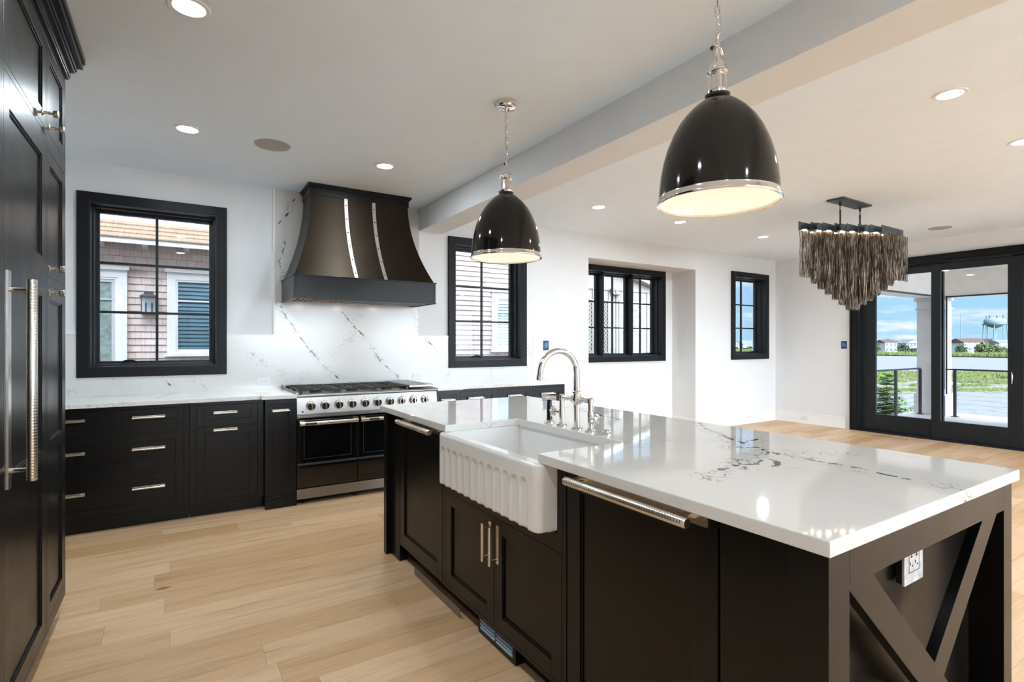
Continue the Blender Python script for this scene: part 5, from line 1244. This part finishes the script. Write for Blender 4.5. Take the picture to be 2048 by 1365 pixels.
def house(k, w, wid, dep, zb, ze, zr, wall, roof, label, gable=False, nwin=4, rows=2):
    root = thing('shore_house', land(k, w, zb), label, 'house')
    o = land(k, w, 0)
    def P(a, d, z): q = o + RT * a + FW * d; return (q.x, q.y, z)
    h = wid / 2
    MB().hexa([P(-h, 0, zb), P(h, 0, zb), P(h, dep, zb), P(-h, dep, zb), P(-h, 0, ze), P(h, 0, ze), P(h, dep, ze), P(-h, dep, ze)]).build('walls', wall, root, smooth=False)
    mb = MB(); e = 0.5
    if gable: mb.prism([P(-h - e, -e, ze - 0.2), P(h + e, -e, ze - 0.2), P(0, -e, zr)], tuple(FW * (dep + 2 * e))); rf = mb.build('roof', roof, root, smooth=False); MB().prism([P(-h + 0.3, -e - 0.06, ze), P(h - 0.3, -e - 0.06, ze), P(0, -e - 0.06, zr - 0.5)], tuple(FW * 0.05)).build('gable_wall', wall, rf, smooth=False)
    else: mb.prism([P(-h - e, -e, ze), P(-h - e, dep + e, ze), P(-h - e, dep / 2, zr)], tuple(RT * (wid + 2 * e))); mb.build('roof', roof, root, smooth=False)
    for r in range(rows):
        zz = zb + (ze - zb) * (0.18 + 0.48 * r)
        for i in range(nwin):
            a = -h + wid * (i + 0.5) / nwin; ww = wid / nwin * 0.26; hh = (ze - zb) * 0.26
            MB().hexa([P(a - ww, -0.12, zz), P(a + ww, -0.12, zz), P(a + ww, 0.05, zz), P(a - ww, 0.05, zz), P(a - ww, -0.12, zz + hh), P(a + ww, -0.12, zz + hh), P(a + ww, 0.05, zz + hh), P(a - ww, 0.05, zz + hh)]).build('window', 'housepane', root, smooth=False)
    if wid > 10:
        zz = zb + (ze - zb) * 0.50; mb = MB(); mb.hexa([P(-h, -1.4, zz), P(h, -1.4, zz), P(h, 0, zz), P(-h, 0, zz), P(-h, -1.4, zz + 0.25), P(h, -1.4, zz + 0.25), P(h, 0, zz + 0.25), P(-h, 0, zz + 0.25)])
        mb.hexa([P(-h, -1.4, zz + 1.0), P(h, -1.4, zz + 1.0), P(h, -1.3, zz + 1.0), P(-h, -1.3, zz + 1.0), P(-h, -1.4, zz + 1.15), P(h, -1.4, zz + 1.15), P(h, -1.3, zz + 1.15), P(-h, -1.3, zz + 1.15)])
        for i in range(5): a = -h + wid * i / 4 * 0.99 + 0.1; mb.hexa([P(a - .1, -1.4, zb), P(a + .1, -1.4, zb), P(a + .1, -1.2, zb), P(a - .1, -1.2, zb), P(a - .1, -1.4, ze), P(a + .1, -1.4, ze), P(a + .1, -1.2, ze), P(a - .1, -1.2, ze)])
        mb.build('balcony', 'column', root, smooth=False)
G = -3.2
# seen through the left pane
house(0.696, 285, 6, 7, G, 1.4, 3.0, 'housewhite', 'roofgrey', 'white house on the far shore, leftmost in the left door pane')
house(0.716, 262, 6, 7, G, 2.0, 3.4, 'housewhite', 'roofbrown', 'white balconied house left of the tan house on the far shore', nwin=3)
house(0.735, 285, 6, 7, G, 2.0, 3.2, 'housetan', 'roofbrown', 'tan house with brown roof between white ones on the far shore', nwin=3)
house(0.758, 264, 7, 7, G, 1.8, 3.6, 'housewhite', 'roofgrey', 'grey-roofed white house just left of the porch column on the far shore', gable=True)
house(0.79, 276, 7, 7, G, 1.8, 3.4, 'housewhite', 'roofgrey', 'white house on the far shore mostly hidden behind the porch column')
house(0.842, 262, 6.5, 7, G, 1.6, 3.6, 'housewhite', 'roofgrey', 'small white house on the far shore just right of the porch column', gable=True, nwin=3)
house(0.875, 236, 10.2, 8, G, 1.9, 3.8, 'housewhite', 'roofbrown', 'wide white house with brown roof on the far shore, left of the olive bush', nwin=5)
house(0.908, 262, 6, 7, G, 2.0, 3.9, 'housetan', 'roofbrown', 'cream gabled house behind the olive bush on the far shore', gable=True, nwin=2)
house(0.935, 236, 7, 7, G, 1.8, 3.2, 'housewhite', 'roofgrey', 'white house under the water tower, at the right of the right door pane', nwin=3)
house(0.972, 236, 7, 7, G, 1.8, 3.2, 'housewhite', 'roofbrown', 'white house on the far shore hidden by the right door stile')
# seen through the small right window
for i, (k, wd, wl, rf, lb) in enumerate(((0.419, 13, 'housewhite', 'roofgrey', 'leftmost distant white house in the small right window'), (0.434, 10, 'housetan', 'roofbrown', 'distant tan house in the middle of the small right window'), (0.446, 12, 'housewhite', 'roofgrey', 'distant white house right of the tan one in the small right window'), (0.459, 12, 'housetan', 'roofgrey', 'rightmost distant house in the small right window'))):
    house(k, 400 + 22 * (i % 2), wd * 0.62, 7, G, 0.9 + 0.5 * (i % 2), 2.6 + 0.6 * (i % 3), wl, rf, lb)
def blob_tree(name, k, w, rx, zt, zb, mat, label, n=260, group=None):
    root = thing(name, land(k, w, zb), label, 'tree', group); o = land(k, w, (zt + zb) / 2); rz = (zt - zb) / 2; mb = MB()
    for i in range(n):
        a = r2.uniform(0, 2 * pi); c = r2.uniform(-1, 1); q = sqrt(1 - c * c); rr = r2.uniform(0.55, 1.0)
        p = o + Vector((cos(a) * q * rx * rr, sin(a) * q * rx * rr, c * rz * rr)); s_ = rx * 0.24
        v = [p + Vector((r2.uniform(-s_, s_), r2.uniform(-s_, s_), r2.uniform(-s_, s_) * 0.8)) for _ in range(4)]
        mb.add(v, [(0, 1, 2), (0, 2, 3), (0, 3, 1), (1, 3, 2)])
    mb.build('foliage', mat, root, smooth=False)
    b = land(k, w, 0); MB().cyl((b.x, b.y, zb), (b.x, b.y, (zt + zb) / 2), rx * 0.1, 6).build('trunk', 'bark', root)
blob_tree('shore_tree', 0.7405, 250, 2.9, 1.4, G - 0.6, 'leafdark', 'dark round tree on the far shore, left of the porch column')
blob_tree('shore_tree', 0.763, 248, 2.3, -0.4, G - 0.6, 'leafdark', 'lower dark bush on the far shore touching the porch column')
blob_tree('shore_tree', 0.848, 224, 2.0, 1.4, G - 0.6, 'leafdark', 'dark tree on the far shore, right beside the porch column')
blob_tree('shore_tree', 0.828, 290, 2.8, 3.6, G, 'leafdark', 'taller dark tree top behind the small white house by the porch column')
blob_tree('shore_tree', 0.897, 214, 3.8, 2.0, G - 0.8, 'leafolive', 'large olive-green bush on the far shore below the water tower', 420)
blob_tree('shore_tree', 0.925, 214, 2.2, 0.6, G - 0.8, 'leafolive', 'smaller olive bush joined to the right of the large one')
blob_tree('shore_tree', 0.706, 310, 4, 4.0, G, 'leafdark', 'dark tree tops behind the white balconied house')
blob_tree('shore_tree', 0.684, 262, 2.6, 2.2, G, 'leafdark', 'dark tree at the left edge of the left door pane')
for i, (k, t, lb) in enumerate(((0.422, -0.6, 'leftmost'), (0.437, -1.4, 'left of centre'), (0.449, -0.2, 'right of centre'), (0.462, 0.4, 'rightmost'))):
    blob_tree('shore_tree', k, 375, 2.4, t, G - 0.8, 'leafdark', 'distant dark bush below the houses, %s in the small right window' % lb)

wt = thing('water_tower', land(0.912, 480, G), 'pale blue legged water tower standing over the far houses', 'water tower')
o = land(0.912, 480, 0); zc = 19.6
MB().lathe([(0, -3.6), (2.4, -3.2), (5.6, -1.6), (7.6, 0.2), (8.0, 1.6), (7.8, 3.6), (6.8, 5.0), (4.6, 5.8), (0, 6.1)], (o.x, o.y, zc - 0.5), n=36).build('tank', 'tower', wt)
MB().lathe([(7.8, 0), (9.0, 0), (9.0, 0.7), (7.8, 0.7)], (o.x, o.y, zc - 0.9), n=36).build('catwalk', 'lanternmetal', wt, smooth=False)
for i in range(8):
    a = 2 * pi * i / 8 + 0.2; MB().cyl((o.x + 7.9 * cos(a), o.y + 7.9 * sin(a), zc - 0.5), (o.x + 8.8 * cos(a), o.y + 8.8 * sin(a), G), 0.36, 8).build('leg', 'tower', wt)
MB().cyl((o.x, o.y, zc - 5), (o.x, o.y, G), 1.1, 12).build('riser_pipe', 'tower', wt)
for i in range(7):
    a = 2 * pi * i / 7; MB().box(o.x + 6 * cos(a) - 0.25, o.x + 6 * cos(a) + 0.25, o.y + 6 * sin(a) - 0.25, o.y + 6 * sin(a) + 0.25, zc + 4.4, zc + 7.2 + 0.5 * (i % 2)).build('antenna', 'lanternmetal', wt, smooth=False)
for k, w, zt, lb in ((0.848, 420, 25.0, 'thin distant mast above the houses, left of the water tower'), (0.4405, 500, 14.0, 'thin distant mast seen in the small right window')):
    p = land(k, w, 0); tag(MB().cyl((p.x, p.y, G), (p.x, p.y, zt), 0.3, 6).build('radio_mast', 'lanternmetal'), lb, 'mast')

# small conifer beside the deck
ct_ = thing('conifer', (14.3, 5.88, -4.0), 'bright green young conifer beside the deck railing', 'tree')
cxx, cyy = 14.3, 5.88; ztop = 0.64
MB().tube([(cxx, cyy, -4.0), (cxx, cyy, ztop - 0.3)], [0.09, 0.01], 8).build('trunk', 'bark', ct_)
mb = MB()
for i in range(900):
    t = r2.random() ** 0.75; z = ztop - 4.4 * t; L = 0.08 + 1.15 * min(t * 1.9, 1) * r2.uniform(0.55, 1.05); a = r2.uniform(0, 2 * pi)
    d_ = Vector((cos(a), sin(a), 0)); base = Vector((cxx, cyy, z)); n = max(3, int(L / 0.05))
    for j in range(n):
        q = j / n; p = base + d_ * L * q + Vector((0, 0, -0.10 * q + 0.16 * q * q))
        for s_ in (-1, 1):
            side = Vector((-d_.y, d_.x, 0)) * s_; ln = 0.22 * (1 - q * 0.6) * r2.uniform(0.6, 1.2)
            e = p + side * ln + d_ * 0.05 + Vector((0, 0, r2.uniform(-0.03, 0.06)))
            mb.add([p, p + d_ * 0.06 + Vector((0, 0, 0.012)), e], [(0, 1, 2)])
for i in range(14):
    a = r2.uniform(0, 6.28); z = ztop - 0.3 * r2.random(); mb.add([(cxx - 0.012, cyy, z - 0.1), (cxx + 0.012, cyy, z - 0.1), (cxx + 0.05 * cos(a), cyy + 0.05 * sin(a), z + 0.1)], [(0, 1, 2)])
mb.build('foliage', 'leafbright', ct_, smooth=False)
# moored boat, mostly behind the left of the door
bt = thing('moored_boat', land(0.672, 42, WZ), 'moored boat with blue canvas and a pale pole, at the left edge of the door', 'boat')
o = land(0.672, 42, 0)
def PB(a, d, z): q = o + RT * a + FW * d; return (q.x, q.y, z)
MB().hexa([PB(-2.2, 0, WZ - 0.1), PB(0.5, 0.2, WZ - 0.1), PB(0.5, 1.4, WZ - 0.1), PB(-2.2, 1.6, WZ - 0.1), PB(-2.4, -0.2, WZ + 1.1), PB(0.95, 0.6, WZ + 1.5), PB(0.95, 1.0, WZ + 1.5), PB(-2.4, 1.8, WZ + 1.1)]).build('hull', 'column', bt, smooth=False)
MB().hexa([PB(-2.0, 0.1, WZ + 1.1), PB(0.6, 0.5, WZ + 1.4), PB(0.6, 1.1, WZ + 1.4), PB(-2.0, 1.5, WZ + 1.1), PB(-1.6, 0.3, 0.2), PB(0.72, 0.6, 0.42), PB(0.72, 1.0, 0.42), PB(-1.6, 1.3, 0.2)]).build('canvas', 'boatblue', bt, smooth=False)
MB().tube([PB(0.70, 0.7, WZ + 1.3), PB(1.0, 0.7, 0.75)], 0.03, 8).build('pole', 'column', bt)
